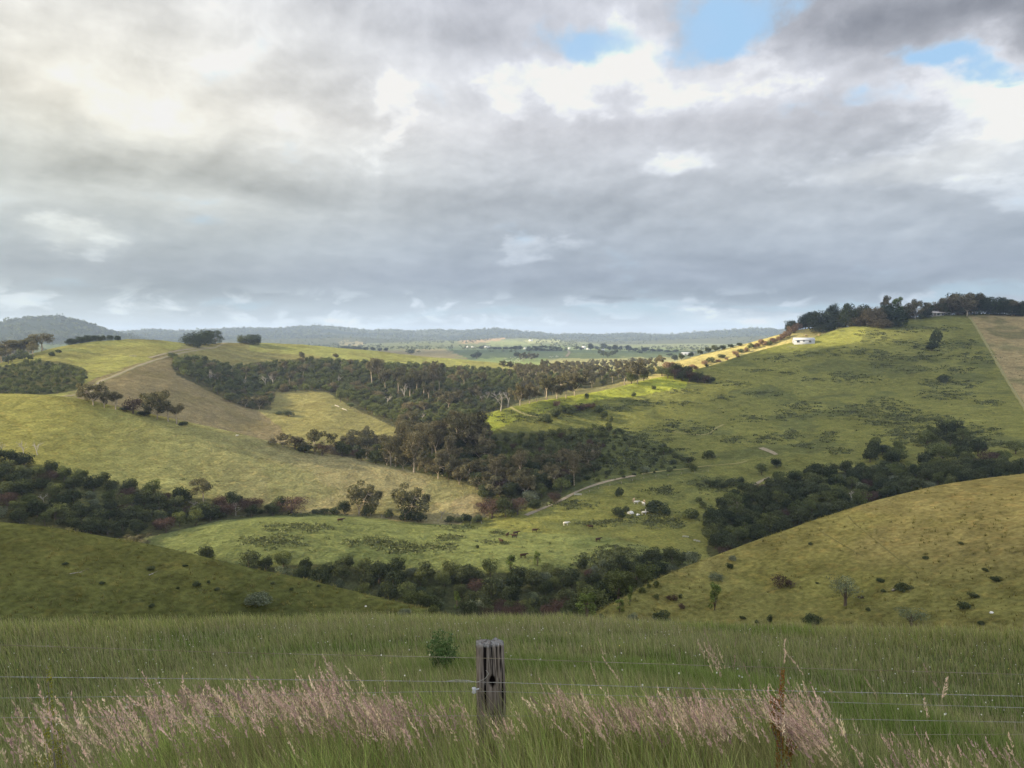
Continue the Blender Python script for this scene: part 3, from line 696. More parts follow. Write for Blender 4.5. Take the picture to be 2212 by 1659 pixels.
def put_tree(kind, p, H, label, group=None, wide=1.0, var=None, rz=None):
    P = PROTO[kind]; cr, tr = P['meshes'][random.randrange(len(P['meshes'])) if var is None else var]
    s = H/P['H']; rz = random.uniform(0, 6.28) if rz is None else rz
    loc = (float(p[0]), float(p[1]), float(p[2])-.045*H)
    if tr is None or cr is None:
        r0 = link(P['name'], cr or tr, loc=loc)
    else:
        r0 = empty(P['name'], loc); link('crown', cr, r0); link('trunk', tr, r0)
    r0.scale = (s*wide, s*wide, s); r0.rotation_euler = (0, 0, rz)
    return tag(r0, label, P['cat'], group)

POOL = []            # woods: (kind, point, height, wide, label, group)
class Cells:
    def __init__(s): s.d = {}
    def ok(s, p, r):
        cx, cyy = int(p[0]//12), int(p[1]//12); rr = int(r//12)+1
        for i in range(cx-rr, cx+rr+1):
            for j in range(cyy-rr, cyy+rr+1):
                for q in s.d.get((i, j), ()):
                    if (q[0]-p[0])**2+(q[1]-p[1])**2 < (r*.5+q[2]*.5)**2: return False
        s.d.setdefault((cx, cyy), []).append((p[0], p[1], r)); return True
CELLS = Cells()
def wood(poly, mixk, spacing, hr, where, n_try=6000, dmin=60, group=None, seed=1, wide=(.9, 1.15)):
    r_ = np.random.default_rng(seed); poly = [(float(a), float(b)) for a, b in poly]
    xs = [a for a, b in poly]; ys = [b for a, b in poly]; kinds = [k for k, w in mixk]; w = np.array([w for k, w in mixk], float); w /= w.sum()
    # sample evenly over the land the polygon covers
    cand = []
    for _ in range(n_try*3):
        x, y = r_.uniform(min(xs), max(xs)), r_.uniform(min(ys), max(ys))
        if not inpoly(np.array([x]), np.array([y]), poly)[0]: continue
        p = at(x, y, dmin)
        if p is None or math.hypot(p[0], p[1]) > 3200: continue
        cand.append((x, y, p))
        if len(cand) >= n_try: break
    xm0, xm1 = min(xs), max(xs); n = 0
    for x, y, p in cand:
        if not CELLS.ok(p, spacing*r_.uniform(.85, 1.2)): continue
        k = kinds[r_.choice(len(kinds), p=w)]; H = r_.uniform(*hr)
        if k in ('gum', 'gumlow'): H *= 1.5
        if k == 'domec': H *= 1.15
        if k == 'gumtall': H *= 2.3
        if k in ('rust', 'lime'): H *= .85
        if k in ('pale', 'shrub', 'oshrub', 'copp', 'rshrub'): H *= .55
        third = ('left part of', 'middle of', 'right part of')[min(2, int((x-xm0)/(xm1-xm0+1e-6)*3))]
        POOL.append((k, p, H, r_.uniform(*wide), third, where, group or where, x, y)); n += 1
    return n
LOOK = {'ever': 'dark rounded evergreen tree', 'olive': 'olive green rounded tree', 'rust': 'dark maroon twiggy tree', 'gum': 'sparse pale trunked gum tree',
 'gumlow': 'low forking gum tree', 'gumtall': 'tall straight gum tree', 'cyp': 'broad dark cypress tree', 'dead': 'bare bleached dead tree',
 'shrub': 'dark green rounded shrub', 'oshrub': 'olive green rounded shrub', 'copp': 'copper brown bush', 'pale': 'pale tipped flowering shrub', 'lime': 'slender light green tree', 'rshrub': 'dark maroon shrub', 'dome': 'green domed tree', 'domec': 'brown domed tree', 'domed': 'dark domed tree'}
def plant_pool():
    caps = {}
    order = sorted(POOL, key=lambda q: -q[2]/math.hypot(q[1][0], q[1][1]))
    rest = {}
    for q in order:
        k, p, H, wd, third, where, group, x, y = q
        cat = PROTO[k]['cat']; caps[cat] = caps.get(cat, 0)+1
        if caps[cat] <= 270 or not PROTO[k]['low']:
            put_tree(k, p, H, LOOK[k] + ' in the ' + third + ' ' + where, LOOK[k] + 's in the ' + where, wd)
        else: rest.setdefault(k, []).append(q)
    print('POOL', caps, {k: len(v) for k, v in rest.items()})
    for k, lst in rest.items():
        P = PROTO[k]; G_, B_ = Geo(), Geo(); r_ = np.random.default_rng(5)
        for q in lst:
            g, b = P['low'][r_.integers(len(P['low']))]; s = q[2]/P['H']; a = r_.uniform(0, 6.28); c_, s_ = math.cos(a), math.sin(a)
            rot = np.array([[c_, s_, 0], [-s_, c_, 0], [0, 0, 1]]); tn = r_.uniform(.75, 1.3)
            for src, dst in ((g, G_), (b, B_)):
                if src is None: continue
                v, f, t = src.data(); dst.add((v*s*np.array([q[3], q[3], 1]))@rot + np.asarray(q[1]), f, t*tn if src is g else t)
        nm = {'ever': 'woodland', 'olive': 'olive_woodland', 'gum': 'gum_woodland', 'shrub': 'scrub', 'oshrub': 'olive_scrub'}[k]
        o = link(nm, G_.mesh(nm, P['mats'][0])); tag(o, kind='stuff')
        if B_.n:
            V, F, T_ = B_.data(); o2 = link('trunks', np_mesh('trunks', V, F, mats=[P['mats'][1]]), o)
# ---------------------------------------------------------------- trees and bushes that can be told apart
ORD = ['leftmost','second','third','fourth','fifth','sixth','seventh','eighth','ninth','tenth','eleventh','twelfth','thirteenth','fourteenth','fifteenth','sixteenth','seventeenth','eighteenth','nineteenth','twentieth']
def row(kind, pts, label, group, dmin=60):
    n = len(pts)
    for i, q in enumerate(sorted(pts)):
        k = kind if len(q) < 5 else q[4]
        o = 'rightmost' if i == n-1 else (ORD[i] + ('' if i == 0 else ' from left'))
        T(k, q[0], q[1], q[2], o + ' of the ' + label, q[3] if len(q) > 3 else None, dmin, group)
T('gum', 91, 753, 38, 'lone pale gum tree on the left skyline above the pasture', 42, 600)
row('domed', [(151,744,13,20),(160,742,11,16),(173,740,14,20),(187,738,15,20),(199,737,13,18),(211,736,12,16),(222,735,11,15),(238,734,10,17),(253,733,9,17)], 'low dark trees along the left hilltop', 'low trees along the left hilltop', 600)
T('dome', 418, 748, 32, 'left front tree of the big dark clump by the hilltop track', 40, 600, 'dark clump by the hilltop track')
T('domed', 442, 745, 35, 'middle and tallest tree of the dark clump by the hilltop track', 42, 600, 'dark clump by the hilltop track')
T('cyp', 466, 743, 31, 'right tree of the dark clump by the hilltop track', 34, 600, 'dark clump by the hilltop track')
T('dome', 526, 742, 19, 'lighter left one of two dark trees on the flat hilltop', 28, 600, 'pair of trees on the flat hilltop')
T('domed', 549, 743, 22, 'darker right one of two dark trees on the flat hilltop', 38, 600, 'pair of trees on the flat hilltop')
T('shrub', 126, 763, 9, 'small round bush highest on the sunlit left slope', 12, 600)
T('shrub', 111, 770, 10, 'round bush just above the scrub on the sunlit left slope', 14, 600)
T('shrub', 65, 778, 12, 'round dark bush left of the scrub near the hill edge', 14, 600)
T('shrub', 44, 777, 8, 'round grey bush beside the left gum stand', 12, 600)
row('gum', [(5,772,34,40),(22,770,38,44),(45,768,36,44),(62,764,34,40,'gumlow')], 'gum trees at the far left edge', 'gum trees at the far left edge', 600)
# gum group on the crest of the left pasture
T('gumlow', 201, 875, 50, 'spreading gum with fanned pale limbs, left end of crest group', 52)
T('gumlow', 226, 881, 38, 'dense low gum leaning on the fanned gum of the crest group', 34)
T('gum', 250, 885, 42, 'greyish gum behind the low bushes of the crest group', 34)
T('rust', 288, 893, 36, 'dark round tree in the middle of the crest group', 44)
T('ever', 270, 889, 13, 'low dark bush at the foot of the crest group', 24)
T('ever', 312, 899, 14, 'low dark thicket between dark tree and big gum on the crest', 30)
T('gumlow', 340, 905, 60, 'biggest sunlit gum of the crest group', 62)
T('gum', 364, 910, 44, 'dull gum just right of the biggest crest gum', 34)
T('gum', 381, 915, 46, 'thin white stemmed gum at the right end of the crest group', 34)
T('shrub', 397, 919, 9, 'flat dark bush right of the thin crest gum', 22)
# wood behind the near left hill
T('dead', 82, 983, 32, 'bare brown tree standing above the left wood')
T('dead', 51, 982, 30, 'white dead tree at the upper edge of the left wood')
T('dead', 3, 985, 34, 'white dead tree at the left picture edge')
T('dead', 96, 1088, 26, 'white leaning dead trunk inside the left wood', None, 200)
T('gum', 441, 1096, 72, 'tall airy gum rising out of the left wood', 44, 200)
T('rust', 537, 1108, 36, 'maroon tree just left of the small dark gap bush', 44, 250)
T('ever', 578, 1108, 20, 'small dark bush between two maroon trees', 20, 250)
T('rust', 628, 1108, 40, 'widest maroon tree behind the crest of the green mound', 72, 250)
T('rust', 480, 1117, 34, 'maroon tree above the shrub on the mound edge', 60, 250)
T('oshrub', 305, 1145, 18, 'round pale green shrub at the left foot of the mound', 24, 250)
T('oshrub', 471, 1121, 17, 'domed shrub on the upper left edge of the mound', 30, 250)
T('oshrub', 548, 1110, 13, 'flattened shrub on the mound crest by a maroon tree', 28, 250)
T('ever', 259, 1163, 19, 'bushy round tree where wood and near left hill meet', 24, 200)
T('ever', 196, 1153, 40, 'large dark tree at the lower right corner of the left wood', 48, 200)
T('ever', 232, 1156, 36, 'grey green broad tree next to the lower corner of the left wood', 46, 200)
T('gumlow', 296, 1183, 30, 'low spreading tree poking over the near left hill', 54, 180)
T('ever', 447, 1216, 44, 'lone dark tree at the left end of the gully below the mound', 36, 180)
# behind the mound
T('ever', 745, 1111, 34, 'dark tree leaning left of the two big mound gums', 30, 250)
T('gumlow', 777, 1113, 70, 'left one of the two big gums behind the green mound', 80, 250)
T('shrub', 797, 1114, 25, 'round dark bush under the left mound gum', 34, 250)
T('gumlow', 877, 1126, 76, 'right one of the two big gums behind the green mound', 92, 250)
T('shrub', 878, 1127, 28, 'dark bush under the right mound gum', 34, 250)
T('shrub', 904, 1127, 21, 'grey bush right of the right mound gum', 34, 250)
T('shrub', 838, 1119, 19, 'small dark bush between the two mound gums', 24, 250)
T('dead', 952, 1122, 28, 'thin leafless sapling right of the mound gums', None, 250)
row('shrub', [(562,1110,11,18),(590,1110,9,18),(700,1110,12,26),(680,1109,9,20),(722,1111,15,24),(972,1129,15,22),(990,1129,13,20),(1010,1130,20,24),(1033,1129,18,26)], 'low bushes along the back of the mound', 'low bushes behind the mound', 250)
T('rust', 1040, 1108, 26, 'low brown tree at the tip of the left pasture', 34, 250)
T('ever', 1050, 1085, 40, 'dark tree standing just past the tip of the left pasture', 40, 250)
T('rust', 1080, 1072, 44, 'tall brown tree above the valley mouth', 40, 250)
T('rust', 1062, 1120, 52, 'dark brown tree at the mouth of the valley wood', 50, 250)
T('ever', 1092, 1117, 46, 'dark tree right of the brown one at the valley mouth', 48, 250)
T('rust', 1118, 1112, 40, 'purple brown tree above the farm track bend', 42, 250)
T('ever', 1152, 1100, 22, 'dark shrubby tree touching the farm track', 34, 250)
T('pale', 1146, 1080, 20, 'pale feathery bush above the farm track start', 40, 250)
T('rust', 1197, 1086, 26, 'round brown bush beside the farm track', 32, 250)
# spur of the right hill
row('gumlow', [(1124,876,50,44),(1144,872,42,34),(1181,864,50,42,'gum'),(1203,862,52,46),(1241,855,52,50),(1160,868,26,26,'gum'),(1222,860,36,30,'gum')], 'sunlit gums along the spur of the right hill', 'sunlit gums along the spur', 450)
T('gumlow', 1377, 829, 52, 'leaning white gum highest on the spur', 44, 500)
T('gum', 1351, 831, 40, 'upright gum just left of the leaning white gum', 34, 500)
T('olive', 1364, 829, 26, 'leafy tree behind the leaning white gum', 30, 500)
T('olive', 1391, 823, 22, 'leafy tree just right of the leaning white gum', 24, 500)
T('dead', 1081, 888, 46, 'tall white dead trunk at the foot of the spur', None, 420)
T('dead', 1097, 880, 38, 'branching grey dead tree near the foot of the spur', None, 420)
T('oshrub', 1268, 863, 14, 'small upright bush on the sunlit spur', 10, 450)
T('copp', 1203, 879, 14, 'rounded brownish bush on the sunlit spur', 18, 450)
T('shrub', 1413, 842, 9, 'little dark bush below the copse', 11, 450)
T('shrub', 1369, 857, 10, 'little bush on the shaded side of the spur', 12, 450)
row('rust', [(1430,812,22,30,'olive'),(1443,817,26,32,'olive'),(1458,820,28,32),(1474,823,26,32,'ever'),(1490,825,28,34),(1506,826,26,34,'ever'),(1521,828,22,28),(1535,828,14,24,'ever'),(1465,810,28,32,'ever'),(1484,812,24,30,'ever'),(1446,806,26,30,'copp')], 'dark trees in the copse on the right hill', 'copse on the right hill', 450)
row('shrub', [(1214,890,16,24),(1232,896,18,26),(1250,889,16,24,'rshrub'),(1263,884,14,26,'rshrub'),(1278,882,12,20,'rshrub'),(1292,893,18,22),(1305,905,18,20),(1318,912,16,16,'oshrub'),(1200,903,22,28),(1180,915,22,26)], 'bushes below the sunlit spur', 'bushes below the sunlit spur', 420)
# right hill, scattered
T('ever', 2013, 758, 22, 'dark square tree standing alone high on the right hill', 26, 400)
T('shrub', 2022, 721, 13, 'flat brownish bush near the top of the right hill', 24, 400)
T('shrub', 2040, 825, 17, 'dark bush in the middle of the right hill', 28, 400)
T('ever', 2043, 946, 40, 'highest of the trees above the long right wood', 40, 300)
T('olive', 2002, 965, 36, 'broad tree left of the highest above the long right wood', 46, 300)
T('ever', 1886, 986, 38, 'peaked dark tree at the left of those above the right wood', 34, 300)
T('ever', 1906, 982, 24, 'low dark tree beside the peaked one above the right wood', 30, 300)
T('olive', 2036, 998, 46, 'largest leafy tree just above the long right wood', 60, 300)
T('ever', 2075, 975, 32, 'round tree right of the largest above the right wood', 36, 300)
T('olive', 1940, 1000, 36, 'round grey tree low above the right wood', 44, 300)
T('ever', 1925, 990, 26, 'dark tree tucked behind the round grey tree', 30, 300)
T('rust', 2136, 1005, 34, 'brownish tree at the right end of the long wood', 44, 300)
T('oshrub', 1532, 991, 19, 'round green bush above the farm track', 26, 300)
T('olive', 1645, 1026, 30, 'upright leafy tree left of the long right wood', 26, 280)
T('ever', 1678, 1010, 22, 'dark bush above the left end of the right wood', 26, 280)
T('oshrub', 1498, 1018, 12, 'small bush on the lower side of the farm track', 16, 280)
T('pale', 1392, 1022, 14, 'white flowering bush on the farm track', 22, 280)
T('pale', 1278, 1010, 12, 'white flowering bush above the farm track bend', 16, 280)
T('pale', 1250, 1040, 11, 'white flowering bush low above the farm track', 16, 280)
T('shrub', 1338, 1075, 24, 'upright dark bush below the farm track', 20, 250)
T('shrub', 1416, 1107, 27, 'wide dark bush by the white cattle', 48, 250)
T('shrub', 1336, 1118, 24, 'dark bush left of the stock pond', 32, 250)
T('shrub', 1352, 1108, 16, 'dark bush above the stock pond', 18, 250)
T('shrub', 1440, 1112, 18, 'dark bush right of the stock pond', 22, 250)
T('oshrub', 1494, 1122, 25, 'round bush alone between pond and right wood', 36, 250)
T('oshrub', 1519, 1098, 14, 'yellowish bush near the right wood', 18, 250)
T('oshrub', 1510, 1085, 12, 'small bush above the yellowish bush', 16, 250)
T('shrub', 1606, 1060, 18, 'dark bush at the upper left corner of the right wood', 26, 260)
row('shrub', [(1560,1055,14,26),(1580,1048,15,28),(1545,1050,12,24),(1600,1044,14,22),(1528,1046,10,16)], 'dark bushes above the left end of the right wood', 'dark bushes above the right wood', 260)
T('lime', 1161, 1223, 35, 'small poplar standing alone above the gully', 15, 180)
T('ever', 1257, 1236, 36, 'dark upright tree at the upper edge of the gully wood', 24, 180)
T('shrub', 1031, 1186, 10, 'tiny dark bush on the lower mound slope', 9, 180)
T('lime', 1103, 1240, 44, 'light feathery tree at the upper edge of the gully wood', 24, 180)
T('lime', 1268, 1345, 62, 'silvery green tree at the right end of the gully bottom', 46, 130)
T('oshrub', 1155, 1348, 32, 'bright round bush at the bottom of the gully', 42, 120)
T('pale', 1022, 1340, 44, 'grey bush at the bottom of the gully by the left hill', 44, 120)
row('rust', [(1080,1348,40,50),(1115,1346,46,54),(1190,1342,40,50),(1215,1335,46,52)], 'maroon trees at the bottom of the gully', 'maroon trees at the gully bottom', 120)
# hilltop on the right
row('domed', [(1708,714,24,36),(1740,702,26,36),(1757,702,32,38)], 'dark cypresses above the white cottage', 'cypresses above the white cottage', 500)
T('dome', 1779, 716, 48, 'big green tree right above the white cottage', 64, 500)
row('domec', [(1795,694,36,40,'domed'),(1803,704,26,34),(1815,697,34,38,'dome'),(1826,703,24,36),(1834,693,40,40,'domed'),(1848,697,32,38),(1850,704,22,34),(1862,692,36,38,'dome'),(1872,702,34,42),(1888,704,42,44),(1906,700,40,40,'dome'),(1905,708,20,40,'domec')], 'hilltop trees right of the big green one', 'hilltop trees', 500)
T('domed', 1928, 703, 47, 'massive dark cypress on the hill brow', 60, 500)
T('gum', 1913, 684, 46, 'wispy tall tree sticking up behind the massive cypress', 22, 500)
T('lime', 1938, 682, 42, 'feathery poplar behind the massive cypress', 24, 500)
row('dome', [(1950,690,26,34),(1962,688,32,36,'domec'),(1998,686,24,26)], 'rounded garden trees left of the long house', 'garden trees by the long house', 500)
T('gumlow', 1977, 689, 40, 'garden gum with forked trunk left of the long house', 38, 500)
T('shrub', 1990, 690, 12, 'clipped round bush by the long house', 14, 500)
row('dome', [(2006,676,20,34),(2020,675,22,34,'domec'),(2034,674,24,34),(2046,674,34,36,'domec')], 'trees rising behind the long house', 'trees behind the long house', 500)
T('domed', 2064, 679, 50, 'tall dark tree behind the two bare crowned gums', 50, 500)
T('gumlow', 2056, 680, 38, 'left one of two broad gums right of the long house', 42, 500)
T('gumlow', 2089, 683, 50, 'right one of two broad gums at the fence corner', 56, 500)
T('domec', 2082, 679, 40, 'brown tree filling the gap behind the fence corner gum', 44, 500)
T('pale', 2073, 681, 19, 'white flowering bush between the broad gums', 26, 500)
row('domed', [(2106,678,44,42),(2122,678,42,42),(2139,679,40,40),(2155,680,40,42),(2171,681,38,38),(2187,682,40,34,'gum'),(2193,682,30,36),(2213,683,36,40)], 'dark windbreak trees on the right skyline', 'windbreak on the right skyline', 500)
cp = [(1622,756),(1629,754),(1637,752),(1645,750),(1652,747),(1659,745),(1666,743),(1673,741),(1680,739),(1687,735),(1694,731),(1701,727),(1708,723),(1715,719),(1722,715),(1730,712),(1738,709),(1746,706)]
row('copp', [(x+random.uniform(-3,3), y+random.uniform(-2.5,1.5), (13 if i < 9 else 15)*random.uniform(.8,1.25), 14*random.uniform(.8,1.35), ('oshrub' if i in (0, 5) else 'copp')) for i, (x, y) in enumerate(cp)], 'copper hedge bushes on the slope behind the cottage', 'copper bushes behind the cottage', 500)
row('copp', [(1484,802,12,18,'oshrub'),(1496,794,7,16),(1503,799,9,12),(1521,789,11,16),(1527,793,6,9,'shrub'),(1534,784,13,20,'oshrub'),(1551,783,7,12),(1560,774,9,18,'shrub'),(1569,778,6,8),(1588,768,11,16),(1594,772,5,10),(1599,762,9,16,'oshrub'),(1612,761,11,13)], 'bushes on the golden slope', 'bushes on the golden slope', 500)
row('ever', [(1458,776,12,16),(1472,773,11,14),(1492,768,9,14),(1512,764,9,14),(1530,759,11,16),(1545,757,12,20),(1560,756,11,18),(1578,752,9,16),(1596,748,8,16)], 'dark trees behind the golden slope', 'dark trees behind the golden slope', 800)
# sunlit field of the spur across the valley
T('ever', 623, 900, 15, 'single dark bush on the sunlit field across the valley', 25, 500)
T('shrub', 603, 896, 8, 'low bush left of the single dark one on the sunlit field', 18, 500)
T('gumlow', 611, 966, 28, 'dark spreading tree at the left end of the valley wood', 46, 350)
T('ever', 658, 978, 22, 'rounded dark tree second along the valley wood edge', 36, 350)
T('rust', 696, 984, 30, 'brown tree third along the valley wood edge', 36, 350)
T('gumlow', 780, 975, 52, 'broad flat topped gum at the near edge of the valley wood', 66, 350)
T('rust', 742, 980, 32, 'rusty tree left of the broad flat topped gum', 40, 350)
row('gumtall', [(872,975,74,38),(892,982,78,36),(912,985,78,38),(932,988,80,38),(950,980,78,36)], 'tall gums grouped in the valley wood', 'tall gums in the valley wood', 370)
T('gumlow', 1010, 975, 84, 'great domed gum in the centre of the valley wood', 84, 380)
T('gumlow', 1040, 985, 66, 'second domed gum right of the great one', 60, 380)
T('dead', 866, 968, 44, 'white dead pole left of the tall gums', None, 370)
T('gumlow', 903, 1016, 46, 'small pale limbed gum at the pasture edge of the wood', 40, 340)
T('gum', 956, 1028, 62, 'slim gum with white stem at the pasture edge of the wood', 36, 340)
T('dead', 1098, 1062, 30, 'dead tree with white curled limbs by the wood corner', None, 340)
row('gum', [(804,834,64,34),(818,828,58,28,'gumtall'),(832,847,56,28,'gumtall'),(860,850,62,34),(874,863,54,28),(886,862,58,30,'gumtall'),(901,852,56,30,'gumtall'),(915,860,60,34),(926,871,50,26),(935,852,72,34,'gumtall'),(948,850,58,30)], 'tall pale trunked gums across the far gully', 'tall gums across the far gully', 560)
row('gumlow', [(969,880,36,40),(990,872,30,30),(1010,884,24,30),(1030,862,30,30)], 'short gums beside the far gully foot', 'short gums at the far gully foot', 560)
row('dead', [(454,828,30),(533,842,24),(572,836,26),(590,834,26),(732,830,22),(837,874,24),(873,866,42),(1052,874,32),(1075,868,28)], 'dead white trees in the far gully', 'dead trees in the far gully', 560)
row('oshrub', [(735,868,28,22,'olive'),(758,882,14,16,'olive'),(790,885,22,24,'olive'),(803,893,20,24,'olive'),(830,903,20,22,'olive'),(845,908,18,20,'olive'),(862,914,26,28,'olive'),(815,898,14,18,'oshrub')], 'sunlit trees along the fence below the far gully', 'sunlit trees below the far gully', 560)
row('oshrub', [(388,790,20,26,'olive'),(372,776,16,22,'olive'),(400,800,16,20,'olive'),(415,812,16,18,'ever'),(432,822,16,18,'ever'),(470,852,22,24,'ever'),(497,868,22,26,'ever'),(530,880,24,28,'gumlow'),(560,884,28,34,'gumlow')], 'trees down the left edge of the far gully', 'trees down the gully edge', 560)
# trees on the plain
row('ever', [(741,755,9,14),(752,756,10,14),(764,757,11,16),(776,757,10,15),(790,758,9,15),(806,758,9,12),(820,759,9,12),(834,759,9,12),(888,766,13,16)], 'dark trees on the plain behind the left hilltop', 'trees on the plain left of centre', 1300)
row('ever', [(1040,755,8,16),(1059,755,6,10),(1070,756,7,13),(1080,756,7,12),(1092,756,8,14),(1104,756,8,13),(1114,757,11,13),(1124,757,12,12)], 'distant farm trees left of centre', 'distant farm trees left', 1500)
row('cyp', [(1143,758,11,14),(1154,758,12,15),(1165,758,13,16),(1176,758,13,16),(1187,758,12,15),(1198,758,11,14),(1209,758,10,14),(1222,757,7,8)], 'distant dark plantation trees', 'distant plantation', 1500)
row('ever', [(1245,756,10,12),(1256,757,8,13),(1276,757,17,14),(1289,756,9,12),(1304,756,16,18),(1316,757,11,13),(1328,758,15,15),(1340,758,12,11),(1358,759,15,16),(1372,759,8,16),(1394,760,11,20),(1410,760,7,16),(1425,760,7,18),(1442,761,6,18),(1458,761,6,16)], 'distant farm trees right of centre', 'distant farm trees right', 1500)
row('olive', [(1296,766,13,12),(1304,770,14,14),(1313,773,15,14),(1322,770,14,14),(1330,765,12,12),(1030,775,15,26,'ever'),(1118,772,13,20,'ever'),(1131,781,19,20,'gumlow'),(1144,780,17,18,'gumlow'),(1154,779,17,18,'gumlow'),(1447,769,6,14,'ever')], 'trees standing in the fields of the plain', 'field trees on the plain', 1300)
# near left hill
T('shrub', 327, 1233, 10, 'dark tuft bush high on the near left hill', 20)
T('pale', 558, 1310, 30, 'big grey green bush low on the near left hill', 58)
row('shrub', [(400,1224,5,12),(424,1267,10,20),(451,1260,7,8),(384,1273,6,8),(329,1312,9,14),(588,1262,6,12),(629,1275,6,10),(688,1268,5,9),(470,1275,6,14),(140,1220,5,16),(220,1262,5,14)], 'small dark tufts on the near left hill', 'tufts on the near left hill')
T('oshrub', 937, 1325, 20, 'light bush on the skyline of the near left hill', 24)
T('pale', 873, 1329, 13, 'pale low bush near the foot of the near left hill', 26)
# near right hill
T('lime', 1544, 1318, 64, 'tall narrow green tree on the near right hill', 27)
T('pale', 1546, 1256, 19, 'grey green bush above the tall narrow tree', 27)
T('shrub', 1577, 1230, 13, 'dark bush low in the pair near the right hill crest', 17)
T('pale', 1582, 1214, 15, 'greyish bush high in the pair near the right hill crest', 17)
T('rshrub', 1450, 1298, 15, 'wide dark bush with a small round one beside it', 23)
T('shrub', 1469, 1293, 10, 'small round bush beside the wide dark bush', 9)
T('rshrub', 1472, 1317, 16, 'round dark bush below the wide dark bush', 15)
T('oshrub', 1417, 1294, 11, 'olive bush left of the wide dark bush', 14)
T('shrub', 1426, 1345, 22, 'wide dark bush at the foot of the near right hill', 44)
T('lime', 1338, 1321, 28, 'bushy green sapling at the left end of the right hill', 20)
T('lime', 1361, 1308, 46, 'thin tall sapling at the left end of the right hill', 11)
T('oshrub', 1387, 1281, 13, 'bush on the left skyline of the right hill', 14)
T('oshrub', 1418, 1268, 14, 'upright bush higher on the left skyline of the right hill', 14)
T('oshrub', 1402, 1270, 9, 'little bush between two skyline bushes of the right hill', 10)
T('shrub', 1299, 1340, 15, 'dark round bush at the left tip of the right hill', 16)
T('pale', 1369, 1345, 18, 'pale scruffy bush at the foot of the right hill', 22)
T('rshrub', 1692, 1270, 28, 'leaning grey brown bush in the middle of the right hill', 40)
T('bent', 1826, 1308, 68, 'pale wind bent tree in the middle of the right hill', 52)
T('rshrub', 1858, 1294, 9, 'tiny dark bush at the foot of the pale wind bent tree', 12)
T('shrub', 1949, 1276, 17, 'dark mound bush beside a grey log', 38)
T('bent', 1968, 1352, 42, 'pale open bush at the foot of the right hill', 50)
T('shrub', 1754, 1348, 22, 'blue green round bush at the foot of the right hill', 38)
T('shrub', 1663, 1347, 21, 'narrow dark sapling at the foot of the right hill', 13)
row('shrub', [(1903,1257,8,20),(1907,1280,8,12),(1874,1320,9,12),(2083,1316,16,30),(2102,1292,13,22),(2150,1255,9,26),(2128,1235,9,14),(2000,1208,7,15),(2076,1176,6,12),(1751,1177,6,11),(1604,1338,8,14),(1634,1348,10,8),(1765,1262,5,8),(2120,1350,9,16)], 'small dark tufts on the near right hill', 'tufts on the near right hill')
# ---------------------------------------------------------------- woods, by the ground their trunks stand on
wood([(-60,985),(60,1000),(120,1025),(230,1048),(330,1072),(420,1090),(540,1100),(640,1104),(600,1114),(470,1124),(300,1165),(200,1152),(0,1133),(-60,1125)],
     [('ever',6),('olive',1.6),('dead',.35),('pale',.6),('rust',.8)], 5.6, (6.5,10), 'dark wood behind the near left hill', seed=1, dmin=200)
wood([(90,1100),(330,1105),(420,1092),(560,1090),(560,1108),(330,1150),(200,1150)], [('rust',5),('ever',1)], 4.5, (6,8), 'dark wood behind the near left hill', seed=2, dmin=200)
wood([(530,1232),(620,1222),(700,1232),(860,1240),(1000,1245),(1150,1250),(1300,1225),(1400,1222),(1490,1218),(1500,1226),(1400,1300),(1260,1350),(1010,1350),(800,1300),(620,1262)],
     [('ever',5),('olive',1.4),('pale',2.2),('rust',.3),('shrub',.5),('lime',.3)], 5.0, (5.5,9.5), 'gully wood below the green mound', seed=3, dmin=150)
wood([(1010,1320),(1090,1320),(1180,1330),(1230,1350),(1000,1352)], [('rust',5),('ever',.5),('pale',.5)], 4.0, (5.5,7), 'gully wood below the green mound', seed=4, dmin=150)
wood([(1530,1170),(1530,1125),(1580,1085),(1640,1062),(1740,1032),(1850,1018),(1980,1025),(2080,1012),(2260,1010),(2260,1035),(2000,1064),(1700,1154),(1560,1215)],
     [('ever',7),('olive',2.4),('pale',.5),('dead',.12),('rust',.3)], 5.6, (7,10.5), 'long wood behind the near right hill', seed=5, dmin=215)
wood([(600,962),(690,985),(780,975),(850,960),(960,965),(1040,990),(1060,1010),(1180,1000),(1290,1000),(1230,1060),(1150,1092),(1060,1105),(1040,1060),(900,1022),(750,990)],
     [('ever',4),('gumtall',1.0),('gumlow',3.2),('olive',2.2),('rust',1.2),('domec',.6),('dead',.12)], 6.6, (8,12), 'valley wood beyond the left pasture', seed=6, dmin=350)
wood([(850,950),(960,935),(1050,940),(1060,1000),(960,985)], [('gumtall',2.2),('gumlow',4),('domec',.6),('ever',1.5)], 7.5, (9,12.5), 'valley wood beyond the left pasture', seed=7, dmin=380)
wood([(1050,960),(1200,940),(1320,925),(1290,1000),(1180,1015),(1060,1010)], [('ever',5),('olive',2),('rust',.6),('shrub',2)], 6.5, (6,9), 'valley wood beyond the left pasture', seed=8, dmin=380)
wood([(1200,940),(1330,930),(1470,985),(1500,1010),(1380,1030),(1230,1050)], [('shrub',4),('oshrub',5),('pale',.6),('ever',1.4),('olive',.8)], 6.2, (2.2,7.0), 'scrubby slope under the right hill', seed=9, dmin=330, wide=(.8,1.7))
wood([(1870,990),(1900,960),(1960,985),(2010,935),(2060,925),(2090,960),(2150,975),(2260,965),(2260,1012),(2080,1012),(1980,1020),(1880,1010)], [('ever',5),('olive',3),('dome',1)], 13.5, (7.5,12), 'clumps above the long wood', seed=15, dmin=300)
